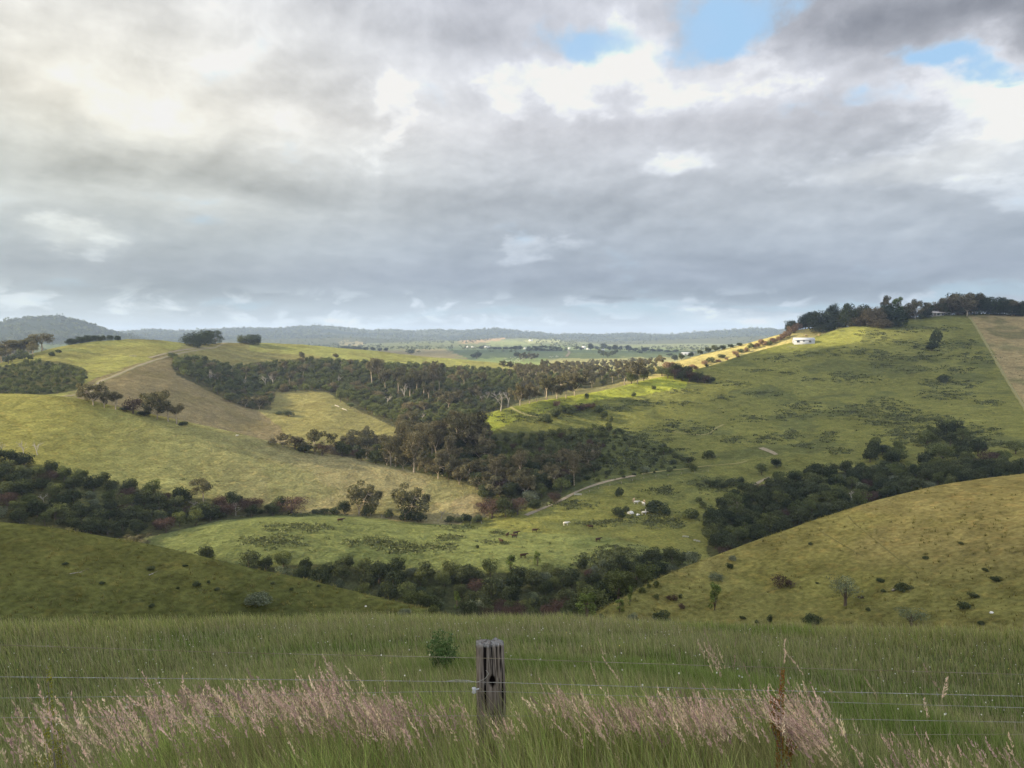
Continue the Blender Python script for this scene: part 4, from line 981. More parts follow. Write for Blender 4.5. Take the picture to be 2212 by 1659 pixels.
# the far side of the valley
wood([(372,782),(430,780),(500,800),(560,790),(700,782),(800,788),(1000,800),(1100,805),(1140,850),(1060,895),(980,915),(870,925),(740,860),(700,845),(590,848),(585,885),(545,885),(450,838),(385,808)],
     [('ever',6),('olive',5),('gum',.35),('domec',.8),('dead',.12)], 8.2, (8,12), 'far wooded gully', n_try=9000, seed=10, dmin=560)
wood([(780,800),(950,800),(960,860),(800,850)], [('gum',5),('gumtall',2)], 12, (10.5,12.5), 'far wooded gully', n_try=800, seed=11, dmin=600)
wood([(1100,800),(1400,785),(1440,795),(1380,820),(1250,845),(1120,865)], [('gum',5),('olive',2),('ever',1)], 10, (8,11), 'gum belt behind the sunlit spur', n_try=1500, seed=12, dmin=720)
wood([(-60,812),(60,782),(130,788),(190,806),(180,835),(120,852),(-60,858)], [('oshrub',5),('olive',2),('shrub',3)], 5.2, (5,8.5), 'scrub below the track hill', seed=13, dmin=470, n_try=2500)
wood([(-60,770),(10,765),(70,760),(75,775),(0,790),(-60,800)], [('gum',5),('ever',2)], 9, (8,11), 'stand left of the track hill', seed=14, dmin=600, n_try=600)
plant_pool()
# ---------------------------------------------------------------- tracks, buildings, animals, bracken, fences
def flat_mat(name, c1, c2, scale=1.0, rough=.8, stretch=(1,1,1), spec=False):
    mt = bpy.data.materials.new(name); mt.use_nodes = True; T_ = NT(mt.node_tree); T_.n.clear()
    tc = T_.node('ShaderNodeTexCoord').outputs['Object']
    n = T_.noise(T_.vm('MULTIPLY', tc, stretch), scale, 5, .6)
    col = T_.mix(T_.mr(n, .35, .65, 0, 1), (*c1, 1), (*c2, 1))
    if spec:
        b = T_.node('ShaderNodeBsdfPrincipled'); T_.l.new(col, b.inputs['Base Color']); b.inputs['Roughness'].default_value = rough
    else:
        b = T_.node('ShaderNodeBsdfDiffuse'); T_.l.new(col, b.inputs[0])
    o = T_.node('ShaderNodeOutputMaterial'); T_.l.new(b.outputs[0], o.inputs[0]); return mt
M_TRACK = flat_mat('gravel', (.30,.26,.19), (.22,.19,.13), .8)
M_VERGE = flat_mat('dry_verge', (.27,.24,.11), (.20,.20,.08), .6)
M_WHITE = flat_mat('white_paint', (.50,.52,.54), (.44,.46,.48), 2)
M_ROOF = flat_mat('grey_sheet_roof', (.42,.44,.45), (.52,.53,.53), 1.2, .5, (1,1,1), True)
M_ROOF2 = flat_mat('pinkish_sheet_roof', (.58,.53,.50), (.68,.64,.60), .6)
M_GLASS = flat_mat('dark_glass', (.03,.035,.04), (.05,.055,.06), 1, .15, (1,1,1), True)
M_WOOD = flat_mat('weathered_wood', (.30,.27,.22), (.18,.16,.13), 3)
M_CREAM = flat_mat('cream_wall', (.55,.53,.48), (.46,.45,.40), 2)

def smooth_path(pts, n=8):
    P_ = np.array(pts, float); out = []
    for i in range(len(P_)-1):
        p0, p1, p2, p3 = P_[max(i-1,0)], P_[i], P_[i+1], P_[min(i+2,len(P_)-1)]
        for t in np.arange(n)/n:
            out.append(.5*((2*p1)+(-p0+p2)*t+(2*p0-5*p1+4*p2-p3)*t*t+(-p0+3*p1-3*p2+p3)*t**3))
    out.append(P_[-1]); return np.array(out)
def ribbon(name, pts, width, mat, dmin, lift=.14, dmax=None, cross=3, parent=None):
    W_ = []
    for x, y in smooth_path(pts, 6):
        dy = 0
        while dy < 12:
            p = at(x, y+dy, dmin)
            if p is not None and math.hypot(p[0], p[1]) < (dmax or dmin*2.2): W_.append(p[:2]); break
            dy += .5
    W_ = np.array(W_); 
    seg = np.r_[0, np.cumsum(np.linalg.norm(np.diff(W_, axis=0), axis=1))]; L = seg[-1]
    s_ = np.arange(0, L, 2.0 if width > 1 else .8); W_ = np.stack([np.interp(s_, seg, W_[:, 0]), np.interp(s_, seg, W_[:, 1])], 1); W_ = gsm(W_, 2.5, 0)
    tn = unit(np.gradient(W_, axis=0)); nm = np.stack([-tn[:, 1], tn[:, 0]], 1); vs = []
    for i in range(len(W_)):
        wv = width*(1+.18*math.sin(s_[i]*.21)+.12*math.sin(s_[i]*.063+2))
        for c in np.linspace(-.5, .5, cross):
            q = W_[i] + nm[i]*c*wv; vs.append((q[0], q[1], ground_z(q[0], q[1]) + lift))
    f = [(i*cross+c, i*cross+c+1, (i+1)*cross+c+1, (i+1)*cross+c) for i in range(len(W_)-1) for c in range(cross-1)]
    return link(name, np_mesh(name, vs, f, mats=[mat]), parent)
TR = [(491,738),(475,746),(461,752),(440,754),(424,757),(391,763),(357,772),(330,780),(290,794),(255,809),(236,817),(220,822),(209,831),(201,844),(182,850),(150,856),(123,857)]
tag(ribbon('dry_verge', TR, 4.2, M_VERGE, 520, .12, 1100), kind='structure')
tag(ribbon('dirt_track', TR, 2.0, M_TRACK, 520, .24, 1100), kind='structure')
tag(ribbon('dirt_track', [(461,752),(440,751),(420,753),(385,758),(350,766),(320,774)], 2.6, M_TRACK, 700, .3, 1100), kind='structure')
TR2 = [(1130,1116),(1171,1099),(1209,1083),(1230,1071),(1254,1059),(1284,1048),(1313,1040),(1348,1032),(1380,1026),(1410,1020),(1450,1016),(1483,1013),(1515,1008),(1563,1004),(1590,1002),(1625,993)]
tag(ribbon('farm_track', TR2[:9], 2.2, M_TRACK, 270, .2, 650), kind='structure')
tag(ribbon('farm_track', TR2[8:], 1.5, M_VERGE, 300, .2, 650), kind='structure')
tag(ribbon('farm_track', [(1640,966),(1652,971),(1668,977),(1682,986)], 3.2, M_TRACK, 300, .2, 650), kind='structure')
tag(ribbon('farm_track', [(1622,1053),(1638,1043),(1650,1036),(1670,1028)], 2.0, M_TRACK, 250, .2, 650), kind='structure')
tag(ribbon('plain_road', [(1223,771),(1227,766),(1230,762),(1226,757)], 8, M_TRACK, 1300, .8, 3500), kind='structure')
FB = [(2093,684),(2100,693),(2112,712),(2129,741),(2152,781),(2175,821),(2200,861),(2230,910)]
tag(ribbon('unmown_strip', FB, 2.4, M_VERGE, 450, .3, 1100), kind='structure')
tag(ribbon('worn_bank', [(1429,928),(1469,935),(1496,939),(1526,940),(1550,923),(1570,915)], 1.6, M_VERGE, 400, .2, 800), kind='structure')
tag(ribbon('worn_bank', [(1100,880),(1120,890),(1150,900),(1190,905)], 2.5, M_VERGE, 400, .2, 800), kind='structure')

def box(g, x0, x1, y0, y1, z0, z1):
    v = [(x,y,z) for z in (z0,z1) for y in (y0,y1) for x in (x0,x1)]
    g.add(v, [(0,2,3,1),(4,5,7,6),(0,1,5,4),(2,6,7,3),(0,4,6,2),(1,3,7,5)], 1.0)
def house(name, label, cat, x0, x1, yb, hwall, hroof, mats, windows, dmin=500, depth=8, rot=0, hip=0, posts=0, steps=False, over=.5, group=None, dmax=None):
    """x0..x1 and yb are where its front foot is seen; sizes in metres follow from the distance"""
    p = None; dy = 0
    while dy < 25:
        p = at((x0+x1)/2, yb+dy, dmin)
        if p is not None and math.hypot(p[0], p[1]) < (dmax or dmin*2.4): break
        dy += .5
    m = (p[1]*CP-p[2]*SP)/FOC; L = (x1-x0)*m; Hw, Hr = hwall*m, hroof*m
    e = empty(name, tuple(p), rot); tag(e, label, cat, group)
    g = Geo(); box(g, -L/2, L/2, 0, depth, -3.0, Hw)
    if not hip:   # gable ends
        g.add([(-L/2,0,Hw),(-L/2,depth,Hw),(-L/2,depth/2,Hw+Hr),(-L/2,depth/2,Hw+Hr-.01)], [(0,1,2,3)], 1); g.add([(L/2,0,Hw),(L/2,depth,Hw),(L/2,depth/2,Hw+Hr),(L/2,depth/2,Hw+Hr-.01)], [(0,3,2,1)], 1)
    link('wall', g.mesh('wall', mats[0]), e)
    r = Geo(); o = over; a = hip*L
    fr = posts and 2.4 or 0
    zb = Hw - o*Hr/(depth/2) + .05; zb2 = zb - (.25 if fr else 0)
    q = [(-L/2-o,-o-fr,zb2),(L/2+o,-o-fr,zb2),(L/2+o-a,depth/2,Hw+Hr+.08),(-L/2-o+a,depth/2,Hw+Hr+.08),(-L/2-o,depth+o,zb),(L/2+o,depth+o,zb)]
    q2 = [(x_,y_,z_+.14) for x_,y_,z_ in q]
    r.add(q+q2, [(0,1,2,3),(3,2,5,4),(6,9,8,7),(9,10,11,8),(0,6,7,1),(4,5,11,10),(1,7,8,2),(2,8,11,5),(0,3,9,6),(3,4,10,9)], 1)
    link('roof', r.mesh('roof', mats[1]), e)
    for u, w, z0, z1, panes in windows:
        xc = -L/2+u*L; ww = w*L; fo = Geo()
        box(fo, xc-ww/2-.12, xc+ww/2+.12, -.09, .0-.003, z0*Hw-.12, z1*Hw+.12)
        wo_ = link('window' if panes else 'door', fo.mesh('window', M_WHITE if panes else M_WOOD), e)
        for k in range(panes):
            pw_ = ww/panes; gp = Geo(); box(gp, xc-ww/2+k*pw_+.07, xc-ww/2+(k+1)*pw_-.07, -.12, -.093, z0*Hw, z1*Hw); link('pane', gp.mesh('pane', M_GLASS), wo_)
    for k in range(posts):
        gp = Geo(); xx = -L/2+.1+(L-.2)*k/(posts-1); box(gp, xx-.12, xx+.12, -fr-.2, -fr+.05, -1.5, zb2+.02); link('verandah_post', gp.mesh('post', M_WHITE), e)
    if steps:
        gp = Geo()
        for k in range(6): box(gp, -L/2-.9-.45*k, -L/2-.45-.45*k, 2.0, 3.3, Hw*.5-.3*k-.12, Hw*.5-.3*k)
        tube(gp, [(-L/2-.3,2.0,Hw*.5+.9),(-L/2-3.1,2.0,Hw*.5-.9)], .05, 4); link('steps', gp.mesh('steps', M_WOOD), e)
        gd = Geo(); box(gd, -L/2-.06, -L/2-.003, 2.1, 3.1, Hw*.5, Hw*.95); link('door', gd.mesh('door', M_GLASS), e)
    return e
house('white_cottage', 'long low white cottage on the right hill below the trees', 'house', 1717, 1759, 743.5, 9.5, 4.2, (M_WHITE, M_ROOF),
      [(.18,.13,.42,.82,3),(.46,.09,.62,.85,2),(.76,.13,.42,.82,3)], 500, 9, R(-9), steps=True)
house('long_house', 'low house with pale roof and verandah on the right hilltop', 'house', 2002, 2052, 682.5, 7.2, 4.8, (M_CREAM, M_ROOF2),
      [(.15,.1,.25,.8,2),(.35,.06,.1,.8,0),(.5,.1,.25,.8,2),(.72,.1,.25,.8,2)], 600, 9, R(4), hip=.13, posts=7)
M_PALE = flat_mat('pale_shed_sheet', (.70,.69,.66), (.6,.6,.58), .4)
def sheds(lst, lab, grp):
    for i, (x, y, w, h, txt) in enumerate(lst):
        house('farm_shed', txt, 'shed', x-w/2, x+w/2, y, h*.65, h*.35, (M_PALE, M_PALE if i % 2 else M_ROOF), [(.5,.14,0,.8,0)], 1300, max(6, w*.8), R(10*(i % 3)-10), group=grp, dmax=4600)
sheds([(1051,752,11,4,'white farm shed left of the distant plantation'),(1261,754,8,6,'square white shed by the distant farm trees'),(1010,751,4,3,'tiny white building at the far left of the distant farms'),
       (1020,751,4,3,'second tiny white building beside the tiniest left one'),(1134,754,5,3,'small white shed just left of the plantation'),(1147,737,9,3,'white building on the distant hill fields'),
       (1270,755,6,3,'low grey shed at the foot of a distant farm tree'),(1230,754,5,3,'pale shed right of the distant plantation'),(1303,757,6,3,'small grey shed among distant farm trees')], '', 'distant farm sheds')
house('long_white_shed', 'long white roofed shed behind the golden slope', 'shed', 1473, 1499, 766, 2.6, 2.2, (M_PALE, M_PALE), [(.3,.1,0,.8,0)], 1250, 12, R(-6), dmax=2600)
house('white_shed', 'small white shed far off beside the low dark trees', 'shed', 232, 243, 747, 2.2, 1.6, (M_PALE, M_ROOF), [(.5,.2,0,.8,0)], 1300, 8, 0, dmax=4000)

# animals: one continuous body each
def beast(kind):
    cow = kind == 'cow'; g = Geo()
    s = 1 if cow else .55
    tube(g, [(-.95,0,1.02),(-.9,0,1.05),(-.6,0,1.02),(0,0,.98),(.55,0,1.02),(.85,0,1.1),(1.15,0,1.22),(1.35,0,1.18)], [.05,.26,.36,.40,.37,.28,.17,.13] if cow else [.1,.36,.45,.47,.44,.3,.17,.12], 8)
    tube(g, [(1.25,0,1.28),(1.45,0,1.2),(1.7,0,1.02),(1.78,0,.95)], [.10,.15,.11,.04], 7)
    for x, z in ((.6,.8),(-.7,.8)):
        for y in (-.2,.2): tube(g, [(x,y,z),(x+.03,y,.45),(x,y,0)], [.14,.08,.06], 5)
    tube(g, [(-.93,0,1.15),(-1.03,0,.8),(-1.02,0,.5)], [.04,.03,.05], 4)
    for y in (-1,1): tube(g, [(1.35,y*.08,1.3),(1.33,y*.26,1.33)], [.05,.02], 4)
    V, F, T_ = g.data(); return V*s, F
def beast_mesh(kind, mat):
    V, F = beast(kind); me = np_mesh(kind, V, F, smooth=True, mats=[mat]); return me
BM = {'brown': beast_mesh('cow', flat_mat('brown_hide', (.04,.028,.02), (.07,.045,.03), 2)), 'white': beast_mesh('cow', flat_mat('white_hide', (.75,.73,.68), (.6,.57,.5), 2)),
      'tan': beast_mesh('cow', flat_mat('tan_hide', (.42,.30,.18), (.5,.38,.25), 2)), 'sheep': beast_mesh('sheep', flat_mat('wool', (.65,.62,.52), (.75,.72,.63), 4))}
def animal(nm, me, x, y, lab, cat, dmin, rz=None, sc=1.0, group=None, dmax=None):
    p = at(x, y, dmin)
    if p is None or math.hypot(p[0], p[1]) > (dmax or dmin*2.5): print('MISS animal', x, y); return
    o = link(nm, me, loc=tuple(p)); o.rotation_euler = (0, 0, random.uniform(0, 6.28) if rz is None else rz); o.scale = (sc,)*3; tag(o, lab, cat, group)
for x, y, c, lab, rz in [(735,1128,'brown','brown cow grazing near the crest of the green mound',.2),(1111,1162,'brown','front brown cow of the pair on the mound',2.9),
     (1114,1156,'brown','rear brown cow of the pair on the mound',.4),(1155,1150,'brown','dark cow right of the pair on the mound',.1),(1276,1142,'brown','black cow nearest the stock pond paddock',3.0),
     (1292,1170,'brown','dark cow lowest on the mound paddock',.5),(1222,1135,'white','single white cow on the mound paddock',.2),(1369,1084,'tan','tan cow behind the white one by the wide bush',1.2),
     (1374,1089,'white','white cow standing left of the wide dark bush',.1),(1392,1088,'tan','tan cow touching the wide dark bush',1.5),(1390,1092,'white','white cow in front of the tan one at the bush',1.9),
     (1395,1108,'white','upper white cow by the stock pond',1.4),(1391,1112,'white','lower white cow by the stock pond',.1),(949,943,'white','white cow on the pasture edge by the valley',.4),
     (1130,1205,'brown','dark cow above the gully wood',.3),(1083,1173,'brown','small dark cow left of the mound pair',2.2),(1096,1160,'brown','dark calf left of the mound pair',1.2)]:
    animal('cow', BM[c], x, y, lab, 'cow', 200 if y > 1000 else 350, rz, 1.25, 'cattle grazing in the valley')
animal('cow', BM['tan'], 1862, 702, 'pale cow under the hilltop trees', 'cow', 600, .5, 1.5, 'cattle on the right hilltop')
animal('cow', BM['tan'], 1741, 727, 'left pale cow above the white cottage', 'cow', 600, .3, 1.7, 'cattle on the right hilltop')
animal('cow', BM['tan'], 1769, 726, 'right pale cow above the white cottage', 'cow', 600, 1.2, 1.7, 'cattle on the right hilltop')
animal('cow', BM['white'], 944, 1002, 'white cow low on the left pasture', 'cow', 300, 0, 1.2, 'cattle grazing in the valley')
animal('sheep', BM['sheep'], 512, 943, 'single sheep just above the left pasture crest', 'sheep', 380, 0, 1.2, 'sheep on the plain', 900)
rs = np.random.default_rng(3)
for i in range(26):
    x, y = rs.uniform(1086, 1132), rs.uniform(772, 783)
    animal('sheep', BM['sheep'], x, y, 'tiny white sheep dotted over the light green field', 'sheep', 1250, rs.uniform(0, 6), 2.4, 'sheep on the light green field', 3500)
for i in range(8):
    animal('sheep', BM['sheep'], rs.uniform(1185, 1215), rs.uniform(769, 773), 'tiny white sheep beside the pale road', 'sheep', 1250, rs.uniform(0, 6), 2.4, 'sheep beside the pale road', 3500)

def rails(name, label, cat, x0, x1, y, hp, n=4, nr=3, mat=None, dmin=250, slope=0):
    p0, p1 = at(x0, y, dmin), at(x1, y+slope, dmin)
    if p0 is None or p1 is None: print('MISS rails', name, x0); return
    m = p0[1]/FOC; e = empty(name, tuple(p0)); tag(e, label, cat); d = p1-p0; h = hp*m
    for k in range(n):
        t = k/(n-1); q = d*t; q[2] = ground_z(p0[0]+q[0], p0[1]+q[1])-p0[2]; g = Geo(); tube(g, [(q[0],q[1],q[2]-.3),(q[0],q[1],q[2]+h)], .09, 5); link('post', g.mesh('post', mat or M_WHITE), e)
    for k in range(nr):
        g = Geo(); zz = h*(.3+.65*k/max(1, nr-1)); q1 = d.copy(); tube(g, [(0,0,zz),(q1[0],q1[1],q1[2]+zz)], .07, 4); link('rail', g.mesh('rail', mat or M_WHITE), e)
rails('timber_pen', 'pale timber pen on the sunlit slope above the track', 'stock pen', 280, 294, 771, 4, 5, 3, M_DEAD, 600)
rails('white_gate', 'white gate at the bend of the farm track', 'gate', 1241, 1256, 1070, 4, 3, 3, None, 270)
rails('white_fence', 'short white fence at the right end of the mound', 'fence', 1475, 1487, 1160, 3, 3, 2, None, 200, 1)
rails('white_fence', 'short white fence nearest the long right wood', 'fence', 1499, 1512, 1168, 3, 3, 2, None, 200, 3)
rails('wooden_yard', 'weathered yard rails below the white cottage', 'stock yard', 1700, 1722, 751, 3, 5, 2, M_DEAD, 500)
# boundary fence on the right hill
def post_line(name, label, pts, step, h, dmin, dmax, mat, maxn=100):
    W_ = []
    for x, y in smooth_path(pts, 5):
        p = at(x, y, dmin)
        if p is not None and math.hypot(p[0], p[1]) < dmax: W_.append(p[:2])
    W_ = np.array(W_); seg = np.r_[0, np.cumsum(np.linalg.norm(np.diff(W_, axis=0), axis=1))]
    n = int(min(maxn, seg[-1]//step)); s_ = np.linspace(0, seg[-1], n); Q = np.stack([np.interp(s_, seg, W_[:,0]), np.interp(s_, seg, W_[:,1])], 1)
    z = [ground_z(*q) for q in Q]; o = (Q[0][0], Q[0][1], z[0]); e = empty(name, o); tag(e, label, 'fence')
    me = None
    for q, zz in zip(Q, z):
        if me is None: g = Geo(); tube(g, [(0,0,-.3),(0,0,h)], .11, 5); me = g.mesh('post', mat)
        link('post', me, e, (q[0]-o[0], q[1]-o[1], zz-o[2]))
    for hh in (.45, .95):
        g = Geo(); tube(g, [(q[0]-o[0], q[1]-o[1], zz-o[2]+h*hh) for q, zz in zip(Q, z)], .02, 3); link('wire', g.mesh('wire', M_WOOD), e)
post_line('boundary_fence', 'post and wire fence running down the right hill beside dry grass', FB, 9, 1.3, 450, 1100, M_DEAD)
post_line('paddock_fence', 'post and wire fence along the back of the green mound', [(650,1109),(760,1111),(850,1121),(950,1128),(1040,1132)], 5, 1.2, 250, 420, M_DEAD)
post_line('slope_fence', 'fence below the sunlit trees of the far gully', [(735,873),(770,889),(800,903),(830,914),(860,925)], 8, 1.3, 560, 1000, M_WOOD)
post_line('track_fence', 'post and wire fence beside the farm track', [(1255,1071),(1300,1054),(1350,1043),(1400,1033),(1470,1025),(1530,1019)], 7, 1.2, 280, 600, M_DEAD)

# fallen logs
def log(x0, y0, x1, y1, r, label, dmin, mat=M_DEAD):
    p0, p1 = at(x0, y0, dmin), at(x1, y1, dmin)
    if p0 is None or p1 is None: return
    g = Geo(); d = p1-p0; r_ = np.random.default_rng(int(x0)); tube(g, [(0,0,r*.7), tuple(d*.4+[0,0,r]), tuple(d*.75+[.2,0,r*1.2]), tuple(d+[0,0,r*.7])], [r, r*.9, r*.7, r*.3], 7)
    for t in (.5, .8): q = d*t; tube(g, [tuple(q+[0,0,r]), tuple(q+[r_.normal(), r_.normal(), r*3])], [r*.4, r*.1], 4)
    tag(link('fallen_log', g.mesh('log', mat), loc=tuple(p0)), label, 'log')
log(724,876,733,880,.5,'bleached log, left of two on the sunlit field',500)
log(739,883,750,888,.45,'bleached log, right of two on the sunlit field',500)
log(1927,1278,1945,1271,.18,'grey log beside the dark mound bush',60)
log(322,1243,330,1240,.08,'pale stick lying on the near left hill',60)
log(150,1240,178,1236,.05,'thin bleached branch on the near left hill',60)
def rock(x, y, wpx, label, dmin):
    p = at(x, y, dmin)
    if p is None: return
    m = p[1]/FOC; r = wpx*m/2; r_ = np.random.default_rng(int(x)); bm = __import__('bmesh').new(); __import__('bmesh').ops.create_icosphere(bm, subdivisions=2, radius=r)
    for v in bm.verts: v.co = v.co*(1+.25*math.sin(v.co.x*5/r+v.co.y*3/r+x)); v.co.z *= .55
    me = bpy.data.meshes.new('rock'); bm.to_mesh(me); bm.free(); me.materials.append(M_PALE); tag(link('rock', me, loc=(p[0], p[1], p[2]+r*.15)), label, 'rock')
rock(2142,1324,8,'white rock low on the near right hill',60)
rock(790,1310,5,'pale stone at the foot of the near left hill',60)
rock(1362,1109,14,'pale bare rock on the bank of the stock pond',250)
rock(1378,1113,9,'smaller pale rock beside the stock pond bank rock',250)

# bracken and rushes: patches of low rough growth
PATCH = [(1847,762,44,9),(1903,768,38,8),(1911,789,28,7),(1989,768,52,11),(2021,744,52,10),(1968,712,32,6),(2037,712,28,6),(1887,722,34,6),(1914,738,38,6),(2115,773,32,10),(2088,744,28,7),
 (1850,817,44,9),(1754,819,18,4),(1802,807,14,4),(1706,805,14,4),(1727,883,38,14),(1708,899,28,9),(1847,891,46,12),(1909,875,32,12),(1941,896,60,14),(1941,915,52,12),(1954,939,46,13),(1791,944,18,10),
 (1660,947,24,9),(1708,939,22,9),(1735,963,20,7),(1805,974,24,6),(2101,936,46,12),(2016,827,32,6),(2045,851,52,10),(1980,800,40,6),(2060,800,36,7),(1260,882,34,8),(1456,920,38,10),(1510,930,28,7),(1483,871,22,4),
 (1375,945,60,16),(1416,1127,46,12),(1550,1047,48,12),(1429,1060,30,8),(1308,1211,54,14),(1340,1190,40,10),(647,1141,56,9),(594,1170,52,12),(808,1173,52,9),(862,1187,36,8),(983,1141,32,6),(930,1181,42,7),
 (972,1162,26,5),(1069,1172,20,5),(655,1113,32,3),(1072,1151,12,6),(1590,830,30,5),(1650,850,30,5),(1560,860,26,5),(1620,905,30,6),(1580,950,30,7),(1420,985,60,14),(1350,1000,50,12),(1300,1130,40,6),(1240,1090,40,8),
 (1370,1205,50,10),(1440,1200,40,8),(1480,845,30,5),(1400,870,40,6),(1330,880,30,6),(1680,775,40,6),(1760,765,40,6),(1640,800,24,4),(2090,830,24,6),(2140,870,24,6),(2150,960,50,8),(2020,905,50,8),(1990,950,30,10),(1130,900,60,10),(1200,890,40,8)]
def bracken():
    g = Geo(); r_ = np.random.default_rng(44); cen, siz = [], []
    for x, y, rx, ry in PATCH:
        n = int(rx*ry*.17)+6
        for _ in range(n):
            a, q = r_.uniform(0, 6.28), r_.uniform(0, 1)**.8*1.25; p = at(x+math.cos(a)*q*rx*1.15, y+math.sin(a)*q*ry*1.15, 180)
            if p is None or math.hypot(p[0], p[1]) > 1100 or p[1] < 200: continue
            cen.append(p); siz.append(r_.uniform(.35, 1.15)*(1+math.hypot(p[0], p[1])/1000))
    # sparse tufts everywhere on the green slopes
    for _ in range(1300):
        x, y = r_.uniform(330, 2212), r_.uniform(760, 1200); p = at(x, y, 180)
        if p is None: continue
        D = math.hypot(p[0], p[1]); 
        if D > 1000 or (D > 360 and p[0] < 20): continue
        if vnoise(p[0]/30+50, p[1]/30+50, 7) < .45: continue
        cen.append(p); siz.append(r_.uniform(.25, .7)*(1+D/1000))
    cen, siz = np.array(cen), np.array(siz); k = 16; n = len(cen)
    d = unit(r_.normal(size=(n, k, 3))); d[..., 2] = np.abs(d[..., 2])*.8; rr = r_.uniform(.5, 1.05, (n, k, 1))
    pos = cen[:, None, :] + d*rr*siz[:, None, None]*np.array([2.2, 1.9, .6]); tone = np.repeat(r_.uniform(.6, 1.4, n), k)*r_.uniform(.7, 1.3, n*k)
    leaf_quads(g, r_, pos.reshape(-1, 3), (d+.5*r_.normal(size=d.shape)).reshape(-1, 3), np.repeat(siz, k)*r_.uniform(.5, 1.1, n*k), tone)
    tag(link('bracken', g.mesh('bracken', plant_mat('bracken_fronds', (.085,.10,.045), (.12,.13,.065), .2))), kind='stuff')
bracken()

# tussocks on the two near hills
def tussocks():
    g = Geo(); r_ = np.random.default_rng(46); i0, i1 = np.searchsorted(azs, -40), np.searchsorted(azs, 40); J = np.nonzero((Ds > 85) & (Ds < 215))[0]; cen, siz, kd = [], [], []
    while len(cen) < 5000:
        i = r_.integers(i0, i1); j = J[r_.integers(len(J))]; ly = LNAMES[LID[i, j]]
        if ly not in ('near_left', 'near_right'): continue
        a = math.radians(azs[i]+r_.uniform(-.06, .06)); D = Ds[j]*(1+r_.normal()*.004); x, y = math.sin(a)*D, math.cos(a)*D
        if vnoise(x/7+5, y/7+5, 13)*.6+vnoise(x/22+5, y/22+5, 15)*.4 < r_.uniform(.25, .62): continue
        cen.append((x, y, ground_z(x, y))); siz.append(r_.uniform(.10, .42)); kd.append(ly == 'near_right')
    cen, siz = np.array(cen), np.array(siz); k = 9; n = len(cen); a = r_.uniform(0, 6.28, (n, k)); ln = r_.uniform(.3, .9, (n, k))
    b = cen[:, None, :] + np.stack([np.cos(a)*siz[:, None]*.5, np.sin(a)*siz[:, None]*.5, 0*a-.03], -1); t = b + np.stack([np.cos(a)*siz[:, None]*ln, np.sin(a)*siz[:, None]*ln, siz[:, None]*r_.uniform(.7, 1.4, (n, k))], -1)
    sd_ = np.stack([-np.sin(a), np.cos(a), 0*a], -1)*siz[:, None, None]*.16
    V = np.stack([b-sd_, b+sd_, t+sd_*.3, t-sd_*.3], 2).reshape(-1, 3); tone = np.repeat(r_.uniform(.75, 1.4, n), 4*k)
    g.add(V, np.arange(n*k*4).reshape(-1, 4), tone)
    tag(link('tussocks', g.mesh('tussocks', plant_mat('tussock_grass', (.11,.115,.04), (.23,.20,.08), .25))), kind='stuff')
tussocks()
M_TROD = flat_mat('trodden_grass', (.12,.11,.042), (.155,.14,.055), 2)
for pts in ([(1560,1330),(1650,1280),(1740,1255),(1850,1200)],[(1870,1205),(1800,1165),(1760,1140)],[(1980,1240),(1900,1175),(1845,1130),(1830,1110)]):
    tag(ribbon('stock_trail', pts, .22, M_TROD, 80, .03, 260), kind='structure')
